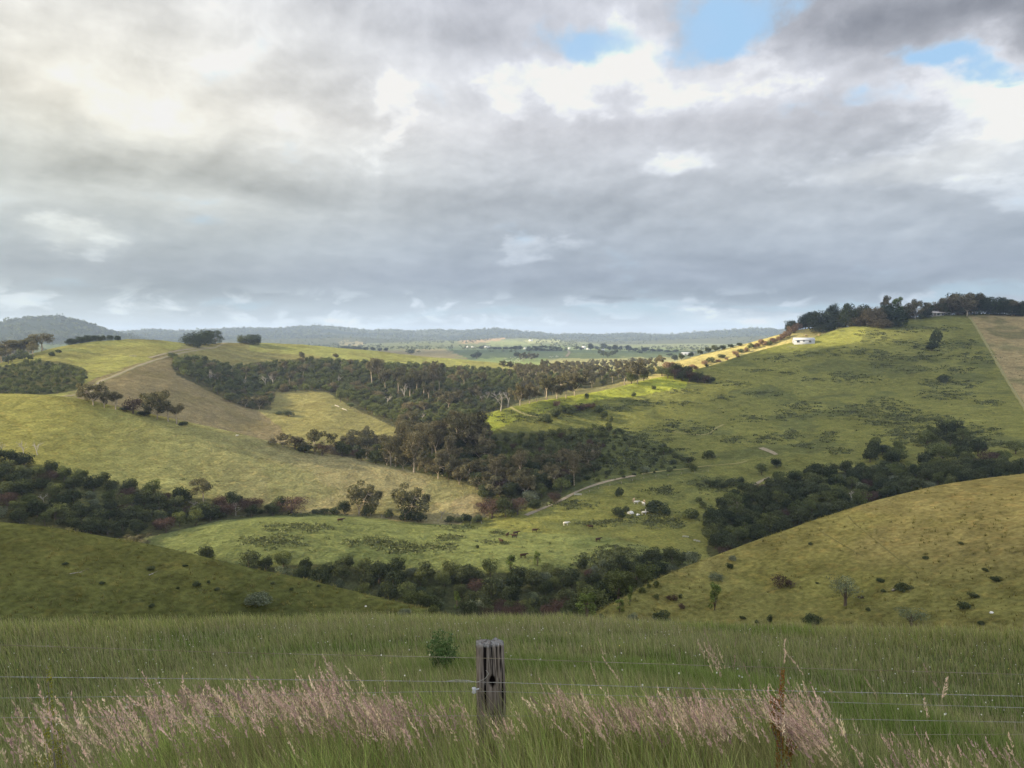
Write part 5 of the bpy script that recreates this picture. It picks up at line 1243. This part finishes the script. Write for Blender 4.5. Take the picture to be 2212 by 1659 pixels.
# forest on the far ridges
def far_forest():
    g = Geo(); r_ = np.random.default_rng(45); cen, siz = [], []
    i0, i1 = np.searchsorted(azs, -43), np.searchsorted(azs, 43)
    js = {k: np.nonzero((Ds > a) & (Ds < b))[0] for k, a, b in (('far_hills', 4900, 7200), ('left_mountain', 3600, 4900))}
    for ly, n in (('far_hills', 9000), ('left_mountain', 3600)):
        J = js[ly]; c = 0
        while c < n:
            i = r_.integers(i0, i1); j = J[min(int(len(J)*r_.uniform(0, 1)**.7), len(J)-1)]
            c += 1
            if LNAMES[LID[i, j]] != ly: continue
            x, y = GX[i, j]+r_.normal()*15, GY[i, j]+r_.normal()*30
            if vnoise(x/500+9, y/500+9, 3) < .22: continue
            cen.append((x, y, ground_z(x, y))); siz.append(r_.uniform(6, 14)*(1.5 if r_.uniform() < .04 else 1))
    # and along the two crests
    for ly, a, b, D in (('far_hills', -37, 37, 6800), ('left_mountain', -38, -28, 4600)):
        for _ in range(1500 if ly == 'far_hills' else 260):
            az_ = math.radians(r_.uniform(a, b)); DD = D + r_.normal()*60; x, y = math.sin(az_)*DD, math.cos(az_)*DD
            if ly == 'far_hills' and vnoise(az_*30+7, 1, 5) < .35: continue
            cen.append((x, y, ground_z(x, y))); siz.append(r_.uniform(5, 11)*(1.9 if r_.uniform() < .06 else 1))
    # tree belts across the plain and the low ridge
    for _ in range(5200):
        i = r_.integers(i0, i1); j = np.nonzero((Ds > 2300) & (Ds < 5300))[0]; j = j[r_.integers(len(j))]; ly = LNAMES[LID[i, j]]
        if ly not in ('plain', 'low_ridge'): continue
        x, y = GX[i, j]+r_.normal()*6, GY[i, j]+r_.normal()*12; q = vnoise(x/260+4, y/520+4, 23)
        if ly == 'plain' and Ds[j] < 2900 and not (.47 < q < .50): continue
        if ly == 'plain' and Ds[j] >= 2900 and q > .52: continue
        if ly == 'low_ridge' and q > .62: continue
        cen.append((x, y, ground_z(x, y))); siz.append(r_.uniform(4, 9))
    cen, siz = np.array(cen), np.array(siz); k = 18; n = len(cen)
    d = unit(r_.normal(size=(n, k, 3))); d[..., 2] = d[..., 2]*.9+.5
    pos = cen[:, None, :] + d*siz[:, None, None]*np.array([1, 1, 1.0])*r_.uniform(.6, 1, (n, k, 1)); tone = np.repeat(r_.uniform(.6, 1.5, n), k)*r_.uniform(.8, 1.2, n*k)
    leaf_quads(g, r_, pos.reshape(-1, 3), (d+.5*r_.normal(size=d.shape)).reshape(-1, 3), np.repeat(siz, k)*r_.uniform(.6, 1.1, n*k), tone)
    tag(link('distant_forest', g.mesh('distant_forest', M_EVER)), kind='stuff')
far_forest()
# ---------------------------------------------------------------- foreground grass
def col_mat(name, trans=.3, spec=False):
    mt = bpy.data.materials.new(name); mt.use_nodes = True; T_ = NT(mt.node_tree); T_.n.clear()
    c = T_.node('ShaderNodeVertexColor', layer_name='col').outputs[0]
    d = T_.node('ShaderNodeBsdfDiffuse'); T_.l.new(c, d.inputs[0]); t2 = T_.node('ShaderNodeBsdfTranslucent'); T_.l.new(c, t2.inputs[0])
    m = T_.node('ShaderNodeMixShader'); m.inputs[0].default_value = trans; T_.l.new(d.outputs[0], m.inputs[1]); T_.l.new(t2.outputs[0], m.inputs[2])
    o = T_.node('ShaderNodeOutputMaterial'); T_.l.new(m.outputs[0], o.inputs[0]); return mt
M_BLADE = col_mat('grass_blades'); M_HEAD = col_mat('seed_heads', .35)
class CG:
    def __init__(s): s.v, s.f, s.c, s.n = [], [], [], 0
    def add(s, v, f, c): s.v.append(v); s.f.append(f+s.n); s.c.append(c); s.n += len(v)
    def mesh(s, name, mat): return np_mesh(name, np.concatenate(s.v), np.concatenate(s.f), cols={'col': np.clip(np.concatenate(s.c), 0, 1)}, mats=[mat])
def gz_v(x, y):
    a = np.degrees(np.arctan2(x, y)); D = np.hypot(x, y)
    i = np.clip(np.searchsorted(azs, a)-1, 0, NA-2); j = np.clip(np.searchsorted(Ds, D)-1, 0, ND-2)
    fa = (a-azs[i])/(azs[i+1]-azs[i]); fd = (D-Ds[j])/(Ds[j+1]-Ds[j])
    return (GZ[i,j]*(1-fd)+GZ[i,j+1]*fd)*(1-fa) + (GZ[i+1,j]*(1-fd)+GZ[i+1,j+1]*fd)*fa
def blades(g, r_, x, y, h, w, lean, c0, c1, seg=3, wind=(-.15, 0), z0=None):
    """grass blades: base colour c0 to tip colour c1, each (n,3)"""
    n = len(x); z = (gz_v(x, y) if z0 is None else z0) - .02
    a = r_.uniform(0, 6.28, n); ld = r_.uniform(0, 6.28, n); la = lean*r_.uniform(.2, 1.3, n)*h
    lx, ly = np.cos(ld)*la + wind[0]*h, np.sin(ld)*la + wind[1]*h
    px_, py_ = np.cos(a)*w*.5, np.sin(a)*w*.5; rows, cols = [], []
    for k in range(seg+1):
        t = k/seg; wd_ = (1-t**1.6)*.96+.04; cx, cy_, cz = x+lx*t*t, y+ly*t*t, z+h*(t-.12*t*t*np.hypot(lx, ly)/h)
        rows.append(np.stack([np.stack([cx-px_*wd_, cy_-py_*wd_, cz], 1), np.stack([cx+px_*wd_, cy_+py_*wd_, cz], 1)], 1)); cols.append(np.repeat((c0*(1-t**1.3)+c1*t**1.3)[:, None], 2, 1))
    V = np.stack(rows, 1).reshape(-1, 3); Cc = np.stack(cols, 1).reshape(-1, 3); per = 2*(seg+1); b = np.arange(n)*per
    F = np.concatenate([np.stack([b+2*k, b+2*k+1, b+2*k+3, b+2*k+2], 1) for k in range(seg)])
    g.add(V, F, Cc); return x+lx, y+ly, z+h*(1-.12*np.hypot(lx, ly)/h)
def scatter(r_, n, d0, d1, az0=-41, az1=41, pw=1.0):
    """evenly spread on the picture-side wedge, thinning with distance when pw > 1"""
    D = (d0**(2/pw) + r_.uniform(0, 1, n)*(d1**(2/pw)-d0**(2/pw)))**(pw/2); a = np.radians(r_.uniform(az0, az1, n)); return np.sin(a)*D, np.cos(a)*D
def pal(r_, n, cols, w=None):
    c = np.array(cols); k = r_.choice(len(c), n, p=w); return c[k]*r_.uniform(.6, 1.4, (n, 1))
rg = np.random.default_rng(77)
GREEN = [(.29,.35,.11),(.22,.30,.09),(.35,.38,.14),(.42,.41,.20)]
STRAW = [(.36,.31,.16),(.30,.27,.13),(.22,.24,.09)]
g = CG()
# the paddock sward
for n, d0, d1, h0, h1, w_, sg in ((105000, 5.2, 12, .14, .32, .008, 2), (150000, 11, 30.5, .12, .32, .014, 2), (26000, 24, 31.5, .25, .5, .016, 2)):
    x, y = scatter(rg, n, d0, d1, pw=1.25 if d1 > 12 else 1.0)
    cl = vnoise(x/1.1+30, y/1.1+30, 3)*.5 + vnoise(x/3.3+9, y/3.3+9, 4)*.5; keep = rg.uniform(0, 1, n) < .45+cl*.9; x, y, cl = x[keep], y[keep], cl[keep]; n = len(x)
    lush = smoothstep(.5, .75, vnoise(x/4.5+3, y/2.6+3, 12))[:, None]
    c1 = pal(rg, n, GREEN+STRAW[1:], [.24,.22,.2,.17,.08,.09]); c1 = c1*(1-lush) + c1*np.array([.68,.82,.62])*lush
    dist = np.hypot(x, y)[:, None]; c1 = c1*(1+.25*smoothstep(18, 29, dist)*np.array([1,.75,.4]))
    h = rg.uniform(h0, h1, n)*(.6+.8*cl)
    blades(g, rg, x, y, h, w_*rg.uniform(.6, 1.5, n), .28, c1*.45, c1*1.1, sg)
tag(link('paddock_grass', g.mesh('paddock_grass', M_BLADE)), kind='stuff')
# fine pale seed stems over the sward
g = CG()
x, y = scatter(rg, 24000, 5.5, 30.5, pw=1.3); n = len(x); k = rg.uniform(0, 1, n) < .25+vnoise(x/2.5, y/2.5, 9); x, y = x[k], y[k]; n = len(x)
c1 = pal(rg, n, [(.50,.44,.29),(.42,.38,.23),(.34,.34,.18)]); d = np.hypot(x, y)
blades(g, rg, x, y, rg.uniform(.35, .62, n), (.0022+d*.0003), .22, c1*.6, c1, 2)
tag(link('seed_stems', g.mesh('seed_stems', M_BLADE)), kind='stuff')
# the rank verge along the fence
def verge_mask(x, y):
    """how rank the verge is, 0 to 1, along the fence"""
    px_, _ = to_px(x, y, gz_v(x, y)+.6); return px_
g = CG()
n = 56000; x, y = scatter(rg, n, 2.5, 5.4, -44, 44); px_ = verge_mask(x, y)
rank = np.interp(px_, [-100, 0, 180, 330, 900, 1000, 1120, 1200, 1750, 1850, 2300], [.55, .55, .68, .95, 1, .85, .85, 1, 1.02, .62, .55])
h = rg.uniform(.28, .78, n)*rank*(.7+.5*vnoise(x*2.2+5, y*2.2+5, 8)); cl = vnoise(x*3+5, y*3+5, 2)
straw = smoothstep(.45, .8, vnoise(x*1.3+60, y*1.3+60, 31)*.7+rg.uniform(0, 1, n)*.35)[:, None]
c1 = pal(rg, n, [(.29,.38,.10),(.20,.29,.075),(.37,.41,.14)])*(1-straw*.7) + pal(rg, n, STRAW)*straw*.7
lush = smoothstep(1800, 1880, px_)*smoothstep(2120, 2060, px_)*.7 + smoothstep(2130, 2200, px_)*.5; c1 = c1*(1-lush[:, None]) + pal(rg, n, [(.09,.16,.045),(.07,.13,.04)])*lush[:, None]
blades(g, rg, x, y, h, rg.uniform(.0035, .0095, n), .30, c1*np.array([.22,.16,.12]), c1*1.35, 4, wind=(-.12, 0))  # base colour darkened, imitating the shade deep between the blades
# dead stalks low in the verge
n = 16000; x, y = scatter(rg, n, 2.4, 4.4, -44, 44); c1 = pal(rg, n, [(.34,.27,.15),(.42,.35,.20),(.22,.15,.09),(.28,.27,.12)])
blades(g, rg, x, y, rg.uniform(.2, .62, n), rg.uniform(.002, .004, n), .4, c1*.7, c1*1.3, 3)
n = 6500; x, y = scatter(rg, n, 2.6, 5.2, -44, 44); c1 = pal(rg, n, [(.52,.47,.27),(.44,.42,.20),(.38,.36,.2),(.36,.42,.16)])
blades(g, rg, x, y, rg.uniform(.35, .85, n)*(.75+.4*vnoise(x*1.5+5, y*1.5+5, 18)), rg.uniform(.003, .0055, n), .22, c1*.5, c1, 4, wind=(-.10, 0))
tag(link('verge_grass', g.mesh('verge_grass', M_BLADE)), kind='stuff')
# pink seed heads of the tall meadow grass
def heads(name, X, Y, hh, r_, L=.115, rad=.0085, lean=(-.28, 0), col0=((.56,.41,.32),(.67,.52,.37),(.45,.31,.27),(.55,.47,.29),(.60,.43,.35)), fluff=30, spread=.16):
    st, hd = CG(), CG(); n = len(X)
    cs = pal(r_, n, [(.26,.25,.11),(.33,.28,.15),(.2,.22,.09)])
    tx, ty, tz = blades(st, r_, X, Y, hh, np.full(n, .0036), spread, cs*.7, cs, 4, wind=lean)
    ch = pal(r_, n, col0)
    base = np.stack([tx, ty, tz], 1); dr = unit(np.stack([np.full(n, lean[0]*1.3)+r_.normal(size=n)*.22, r_.normal(size=n)*.2, np.ones(n)], 1)); Ln = L*r_.uniform(.7, 1.35, n); open_ = r_.uniform(0, 1, n)**2
    k = fluff; t = r_.uniform(0, 1, (n, k)); bow = (np.sin(t*2.2)*.18)[..., None]*np.array([-1., 0, 0])*Ln[:, None, None]
    prof = np.sin(np.clip(t*.92+.08, 0, 1)*math.pi)**.7*(1-.45*t); rr = rad*(prof*(1+open_[:, None]*1.6))
    ax = base[:, None, :] + dr[:, None, :]*((t-.25)*Ln[:, None])[..., None] + bow*t[..., None]
    off = unit(r_.normal(size=(n, k, 3)))*rr[..., None]*r_.uniform(.3, 1, (n, k, 1)); pos = (ax+off).reshape(-1, 3)
    up = (np.repeat(dr[:, None, :], k, 1)*1.2 + unit(off)*.55).reshape(-1, 3); up = unit(up); sd_ = unit(np.cross(up, unit(r_.normal(size=up.shape))))
    sz = r_.uniform(.011, .020, len(pos))[:, None]; V = np.stack([pos-up*sz*.5, pos+sd_*sz*.16, pos+up*sz*.6, pos-sd_*sz*.16], 1).reshape(-1, 3)
    cc = np.repeat(ch, k, 0)*r_.uniform(.75, 1.3, (n*k, 1)); hd.add(V, np.arange(4*n*k).reshape(-1, 4), np.repeat(cc, 4, 0))
    o = link(name, st.mesh(name, M_BLADE)); link('seed_heads', hd.mesh('seed_heads', M_HEAD), o); tag(o, kind='stuff'); return o
# clumps by where their tops are seen: x range, y of the tops, count
CL = [(0,140,1545,60),(60,160,1520,26),(150,330,1555,60),(190,240,1510,14),(230,340,1500,60),(270,330,1540,60),(330,420,1515,150),(360,470,1490,150),(380,420,1575,50),(400,560,1480,150),(440,480,1620,40),
      (520,620,1475,150),(560,700,1500,170),(600,760,1490,180),(690,760,1450,130),(700,840,1500,170),(760,900,1500,120),(800,900,1530,120),(850,980,1520,70),(960,1040,1500,50),(1040,1100,1530,80),
      (1100,1190,1520,70),(1150,1240,1480,90),(1190,1280,1490,120),(1240,1400,1500,220),(1280,1420,1510,200),(1400,1560,1495,260),(1480,1600,1500,200),(1520,1560,1480,40),(1560,1660,1490,130),(1590,1720,1475,110),(1620,1760,1490,240),(1650,1780,1470,200),(1700,1800,1520,90),
      (1780,1850,1545,26),(1960,2010,1560,26),(1985,2060,1600,26),(2080,2140,1630,16),(2180,2212,1585,16),(1850,2212,1590,30),(0,2212,1560,150),(0,2212,1610,150)]
hx, hy, hh = [], [], []
for x0, x1, yt, n in CL:
    for _ in range(int(n*.78)):
        x = rg.uniform(x0, x1)
        if vnoise(x/34+3, yt/90, 41) < rg.uniform(.15, .62): continue
        y_ = yt + abs(rg.normal())*26 + rg.uniform(-10, 12)
        D = rg.uniform(3.5, 4.9); a, t = px_az_tan(x, y_); ar = math.radians(a); X, Y = math.sin(ar)*D, math.cos(ar)*D; zt = t*D - .05; H = zt - ground_z(X, Y)
        if H < .18: continue
        if H > 1.15: D = rg.uniform(3.9, 5.1); X, Y = math.sin(ar)*D, math.cos(ar)*D; H = t*D-.05-ground_z(X, Y)
        hx.append(X+.28*H); hy.append(Y); hh.append(H)
heads('meadow_grass', np.array(hx), np.array(hy), np.array(hh), np.random.default_rng(5))
# wind combed tuft right of centre
hx, hy, hh = [], [], []
for _ in range(95):
    x = rg.uniform(1680, 1790); y_ = 1462 + (x-1680)*.62 + rg.uniform(-4, 46); D = rg.uniform(3.7, 4.1); a, t = px_az_tan(x, y_); ar = math.radians(a); X, Y = math.sin(ar)*D, math.cos(ar)*D; H = t*D-ground_z(X, Y)
    hx.append(X+.6*H); hy.append(Y); hh.append(max(.2, H))
heads('combed_meadow_grass', np.array(hx), np.array(hy), np.array(hh), np.random.default_rng(6), lean=(-.62, 0), L=.12, spread=.06)
# tall oat like stems that stand above the rest
hx, hy, hh = [], [], []
for x, y_ in [(1545,1365),(1528,1372),(1522,1385),(1538,1380),(1560,1400),(1705,1382),(1712,1400),(1315,1385),(1335,1425),(1300,1440),(1590,1395),(1620,1430),(2030,1440),(2055,1445),(1890,1460),(1550,1400),(1552,1412),(722,1425),(688,1450),(835,1462),(1285,1430),(1560,1390),(1540,1395),(2010,1500),(1820,1470)]:
    D = rg.uniform(3.8, 4.3); a, t = px_az_tan(x, y_+12); ar = math.radians(a); X, Y = math.sin(ar)*D, math.cos(ar)*D; H = t*D-ground_z(X, Y); hx.append(X+.2*H); hy.append(Y); hh.append(H)
heads('tall_oat_grass', np.array(hx), np.array(hy), np.array(hh), np.random.default_rng(8), lean=(-.2, 0), L=.15, rad=.007, fluff=40, spread=.03, col0=((.45,.37,.24),(.5,.38,.28)))
# clover and daisy flowers in the paddock
g = CG(); x, y = scatter(rg, 420, 6, 24); z = gz_v(x, y)+rg.uniform(.22, .4, 420); n = len(x); r_ = .012
ang = np.arange(4)*math.pi/2; V = np.stack([np.stack([x+math.cos(a)*r_, y+math.sin(a)*r_*.5, z+math.sin(a)*r_], 1) for a in ang], 1).reshape(-1, 3)
g.add(V, np.arange(4*n).reshape(-1, 4), np.repeat(pal(rg, n, [(.7,.7,.62),(.62,.6,.5),(.6,.5,.15)], [.6,.3,.1]), 4, 0)); tag(link('clover_flowers', g.mesh('clover_flowers', M_HEAD)), kind='stuff')

# ---------------------------------------------------------------- dock stalks, thistle bush
def dock(name, label, xp, y_top, y_bot, D, cA, cB, n, seed):
    r_ = np.random.default_rng(seed); a, t0 = px_az_tan(xp, y_top); ar = math.radians(a); X, Y = math.sin(ar)*D, math.cos(ar)*D; zt = t0*D; gzz = ground_z(X, Y); H = zt-gzz
    e = empty(name, (X, Y, gzz)); tag(e, label, 'dock plant'); st = Geo(); tube(st, [(0,0,-.02),(.01,0,H*.5),(-.01,0,H)], [.006,.005,.002], 5); hd = CG()
    spikes = [(0,0,H*.35,H)] ; 
    for q in range(5):
        z0 = H*r_.uniform(.35, .6); dx = r_.uniform(-.09, .09); top_ = z0+H*r_.uniform(.2, .35); tube(st, [(0,0,z0),(dx,.02,z0+.08),(dx*1.3,.02,top_)], [.004,.003,.002], 4); spikes.append((dx*1.2, .02, z0+.06, top_))
    pos = []
    for dx, dy, z0, z1 in spikes:
        m = int(n*(z1-z0)/H); zz = r_.uniform(z0, z1, m); rr = .020*(1-.55*(zz-z0)/(z1-z0)); an = r_.uniform(0, 6.28, m); f = (zz-z0)/(z1-z0)
        pos.append(np.stack([dx*np.minimum(1, f*3)+np.cos(an)*rr, dy+np.sin(an)*rr, zz], 1))
    pos = np.concatenate(pos); k = len(pos); nrm = unit(r_.normal(size=(k, 3))); a_ = unit(np.cross(nrm, unit(r_.normal(size=(k, 3))))); b_ = np.cross(nrm, a_); s = r_.uniform(.007, .013, (k, 1))
    V = np.stack([pos-a_*s*.5, pos-b_*s*.4, pos+a_*s*.5, pos+b_*s*.4], 1).reshape(-1, 3); hd.add(V, np.arange(4*k).reshape(-1, 4), np.repeat(pal(r_, k, [cA, cB]), 4, 0))
    link('stem', st.mesh('stem', M_WOOD), e); link('seeds', hd.mesh('seeds', M_HEAD), e)
dock('dock_plant', 'rust red seeding dock stalk in the pink grass right of the post', 1690, 1445, 1600, 3.8, (.30,.13,.05), (.24,.17,.05), 1500, 1)
dock('dock_plant', 'yellow green dock stalk standing alone in front of the left wires', 105, 1438, 1530, 4.0, (.28,.27,.05), (.20,.22,.05), 800, 2)
def thistle():
    r_ = np.random.default_rng(12); p = at(955, 1462, 6); m = p[1]/FOC; H = 106*m; e = empty('thistle_bush', tuple(p)); tag(e, 'leafy dark green thistle bush in the paddock left of the post', 'thistle')
    st, lf = Geo(), CG(); P_, T0 = [], []
    for q in range(46):
        a = r_.uniform(0, 6.28); sp = r_.uniform(.05, .40)*H; top_ = np.array([math.cos(a)*sp, math.sin(a)*sp, H*r_.uniform(.55, 1.0)*(1-.25*sp/H)]); pts = limb((math.cos(a)*.03, math.sin(a)*.03, 0), top_, -.05, r_, 7); tube(st, pts, np.linspace(.006, .002, 7), 4)
        m_ = 46; t = r_.uniform(.12, 1, m_); pp = np.stack([np.interp(t, np.linspace(0, 1, 7), pts[:, k]) for k in range(3)], 1) + r_.normal(size=(m_, 3))*.028; P_.append(pp); T0.append(t)
    P_ = np.concatenate(P_); T0 = np.concatenate(T0); k = len(P_); nrm = unit(r_.normal(size=(k, 3))); a_ = unit(np.cross(nrm, unit(r_.normal(size=(k, 3))))+np.array([0,0,.3])); b_ = np.cross(nrm, a_); s = r_.uniform(.03, .065, (k, 1))
    V = np.stack([P_-a_*s*.5, P_-b_*s*.18, P_+a_*s*.5, P_+b_*s*.18], 1).reshape(-1, 3); c = pal(r_, k, [(.10,.17,.06),(.06,.11,.04),(.14,.20,.08)])
    lf.add(V, np.arange(4*k).reshape(-1, 4), np.repeat(c, 4, 0)); link('stems', st.mesh('stems', flat_mat('thistle_stem', (.10,.15,.06), (.14,.18,.08), 3)), e); link('leaves', lf.mesh('leaves', M_BLADE), e)
thistle()

# ---------------------------------------------------------------- the fence
FY = 4.3
def on_plane(x, y, Y=FY):
    d = px_dir(x, y); return d/d[1]*Y
def split_post():
    mt = bpy.data.materials.new('grey_split_wood'); mt.use_nodes = True; T_ = NT(mt.node_tree); T_.n.clear()
    tc = T_.node('ShaderNodeTexCoord').outputs['Object']
    fib = T_.noise(T_.vm('MULTIPLY', tc, (60, 60, 3.2)), 1.5, 8, .65, .3); big = T_.noise(T_.vm('MULTIPLY', tc, (9, 9, 2)), 1.5, 5, .6, .8); lic = T_.noise(tc, 42, 5, .65)
    col = T_.mix(T_.mr(fib, .32, .7, 0, 1), (.05,.042,.035, 1), (.36,.32,.28, 1)); col = T_.mix(T_.mr(big, .4, .7, 0, .6), col, (.16,.125,.09, 1))
    crk = T_.mr(T_.noise(T_.vm('MULTIPLY', tc, (34, 34, 1.1)), 1.2, 3, .5, .4), .56, .62, 0, 1); col = T_.mix(crk, col, (.012,.01,.01, 1))
    sp = T_.node('ShaderNodeSeparateXYZ'); T_.l.new(tc, sp.inputs[0])
    kn = T_.vm('MULTIPLY', T_.vm('SUBTRACT', tc, (.008, 0, PH-.235)), (36, 0, 22)); gate = T_.mr(T_.node('ShaderNodeSeparateXYZ').outputs[1], 0, 1, 1, 1)
    col = T_.mix(T_.m('MULTIPLY', T_.mr(T_.m('ADD', T_.vm('LENGTH', kn), T_.m('MULTIPLY', lic, .5)), 1.25, .85, 0, 1), gate), col, (.010,.008,.008, 1))
    cap = T_.mr(T_.m('ADD', sp.outputs[2], T_.m('MULTIPLY', lic, .03)), PH+.000, PH+.016, 0, 1); col = T_.mix(T_.m('MULTIPLY', cap, T_.mr(lic, .42, .55, .3, 1)), col, (.27,.27,.265, 1))
    b = T_.node('ShaderNodeBsdfDiffuse'); T_.l.new(col, b.inputs[0]); bp = T_.node('ShaderNodeBump'); bp.inputs['Strength'].default_value = 1; bp.inputs['Distance'].default_value = .012
    T_.l.new(T_.m('SUBTRACT', fib, T_.m('MULTIPLY', crk, 1.2)), bp.inputs['Height']); T_.l.new(bp.outputs[0], b.inputs['Normal']); o = T_.node('ShaderNodeOutputMaterial'); T_.l.new(b.outputs[0], o.inputs[0])
    nz, na = 70, 72; vs = []
    rr = np.random.default_rng(4); crack = [(2.2, .10, .55), (3.05, .09, 1.0), (3.75, .07, .5), (3.4, .05, .35), (4.75, .08, .8), (5.3, .06, 1), (.6, .07, .8), (1.5, .06, .6), (4.2, .05, .6)]
    for i in range(nz+1):
        z = PH*(-.12 + 1.12*i/nz); t = max(0, z/PH); wx = .102*(1-t)+.088*t; wy = .06*(1-t)+.040*t
        for j in range(na):
            a = j/na*2*math.pi; c, s = math.cos(a), math.sin(a); k = (abs(c)**5+abs(s)**5)**(-1/5)
            r0 = 1 + .020*math.sin(9*a+3*math.sin(z*5)) + .012*math.sin(21*a+z*7)
            for ca, cw, l_ in crack:
                q = abs(((a-ca-.05*math.sin(z*9)) + math.pi) % (2*math.pi) - math.pi)
                if q < cw and t > 1-l_: r0 -= .075*(1-q/cw)*min(1, (t-(1-l_))*5)
            # knot hole on the face towards the road
            dxk, dzk = c*k*wx*r0 - .006, z-(PH-.235); kd = (dxk/.022)**2+(dzk/.040)**2
            if s < -.3 and kd < 1: r0 -= .28*(1-kd)**.5
            zz = z
            if i == nz: zz += .006*math.sin(a*3+1)+rr.normal()*.003-.006*c
            vs.append((c*k*wx*r0, s*k*wy*r0, zz))
    n0 = len(vs); 
    for q in (.66, .33):
        for j in range(na): v = vs[nz*na+j]; vs.append((v[0]*q, v[1]*q, PH+.010+rr.normal()*.006))
    f = [(i*na+j, i*na+(j+1) % na, (i+1)*na+(j+1) % na, (i+1)*na+j) for i in range(nz) for j in range(na)]
    f += [(nz*na+j, nz*na+(j+1) % na, n0+(j+1) % na, n0+j) for j in range(na)] + [(n0+j, n0+(j+1) % na, n0+na+(j+1) % na, n0+na+j) for j in range(na)]
    f += [(n0+na+j, n0+na+j+1, n0+na+(na-2-j), n0+na+(na-1-j)) for j in range(na//2-1)]
    return np_mesh('post', vs, f, smooth=False, mats=[mt])
tp, bt = on_plane(1058, 1388), on_plane(1066, 1590)
PH = float(tp[2]-ground_z(bt[0], FY)); base = (float(bt[0]), FY, float(tp[2]-PH))
fence = empty('wire_fence', base); tag(fence, 'old grey split post with barbed and plain wires across the foreground', 'fence')
post = link('post', split_post(), fence); post.rotation_euler = (0, math.atan2(tp[0]-bt[0], PH), R(6))
M_WIRE = flat_mat('galvanised_wire', (.36,.37,.35), (.22,.21,.19), 8, .5, (1,1,1), True); M_RUSTW = flat_mat('rusty_wire', (.14,.11,.06), (.30,.28,.22), 3)
def wire(pts, r, mat, twist=False, nm='wire'):
    P_ = [np.array(on_plane(x, y, FY-.10))-np.array(base) for x, y in pts]; P_ = np.array(P_); xs = np.arange(P_[0][0], P_[-1][0], .03)
    Q = np.stack([xs, np.interp(xs, P_[:,0], P_[:,1]), np.interp(xs, P_[:,0], P_[:,2])], 1); Q[:, 2] = gsm(Q[:, 2], 6, 0); g = Geo()
    if twist:
        ph = xs*90
        for s in (0, math.pi): tube(g, Q+np.stack([0*xs, np.cos(ph+s)*r, np.sin(ph+s)*r], 1), r*.75, 4)
        for k in range(0, len(xs), 4):
            if (k//4) % 1 == 0 and k % 16 == 0:
                c = Q[k]; 
                for d in ((.004,.012,.014),(.002,-.012,-.013),(-.004,.012,-.012),(-.002,-.01,.015)): tube(g, [c, c+np.array(d)], [.0014, .0005], 3)
    else: tube(g, Q, r, 4)
    return link(nm, g.mesh(nm, mat, True), fence)
wire([(-1400,1352),(0,1393),(500,1410),(1030,1421),(1500,1437),(2212,1457),(3600,1490)], .0017, M_RUSTW)
wire([(-1400,1448),(0,1462),(600,1468),(1035,1473),(1600,1490),(2212,1504),(3600,1535)], .0016, M_WIRE, True, 'barbed_wire')
wire([(-1400,1508),(0,1508),(600,1500),(1025,1492),(1500,1508),(2212,1529),(3600,1560)], .0012, M_WIRE)
wire([(-1400,1552),(0,1550),(600,1547),(1040,1546),(1600,1550),(2212,1560),(3600,1580)], .0012, M_WIRE)
wire([(-1400,1600),(0,1596),(1050,1590),(2212,1586),(3600,1590)], .0012, M_RUSTW)
# the wire loop, staple and white insulator on the post's left side
g = Geo(); c = on_plane(1024, 1491, FY-.11)-np.array(base); tube(g, [c+[0,0,-.022],c+[0,0,-.014],c+[0,0,0],c+[0,0,.014],c+[0,0,.022]], [.006,.015,.010,.015,.006], 10); tube(g, [c, c+[.03,.02,0]], .005, 5)
link('insulator', g.mesh('insulator', M_WHITE, True), fence)
g = Geo(); a_ = [on_plane(x, y, FY-.115)-np.array(base) for x, y in [(965,1472),(985,1469),(1010,1470),(1030,1474),(1048,1466),(1056,1455),(1050,1448)]]; tube(g, a_, .0022, 4); link('wire_tie', g.mesh('wire_tie', M_WIRE, True), fence)
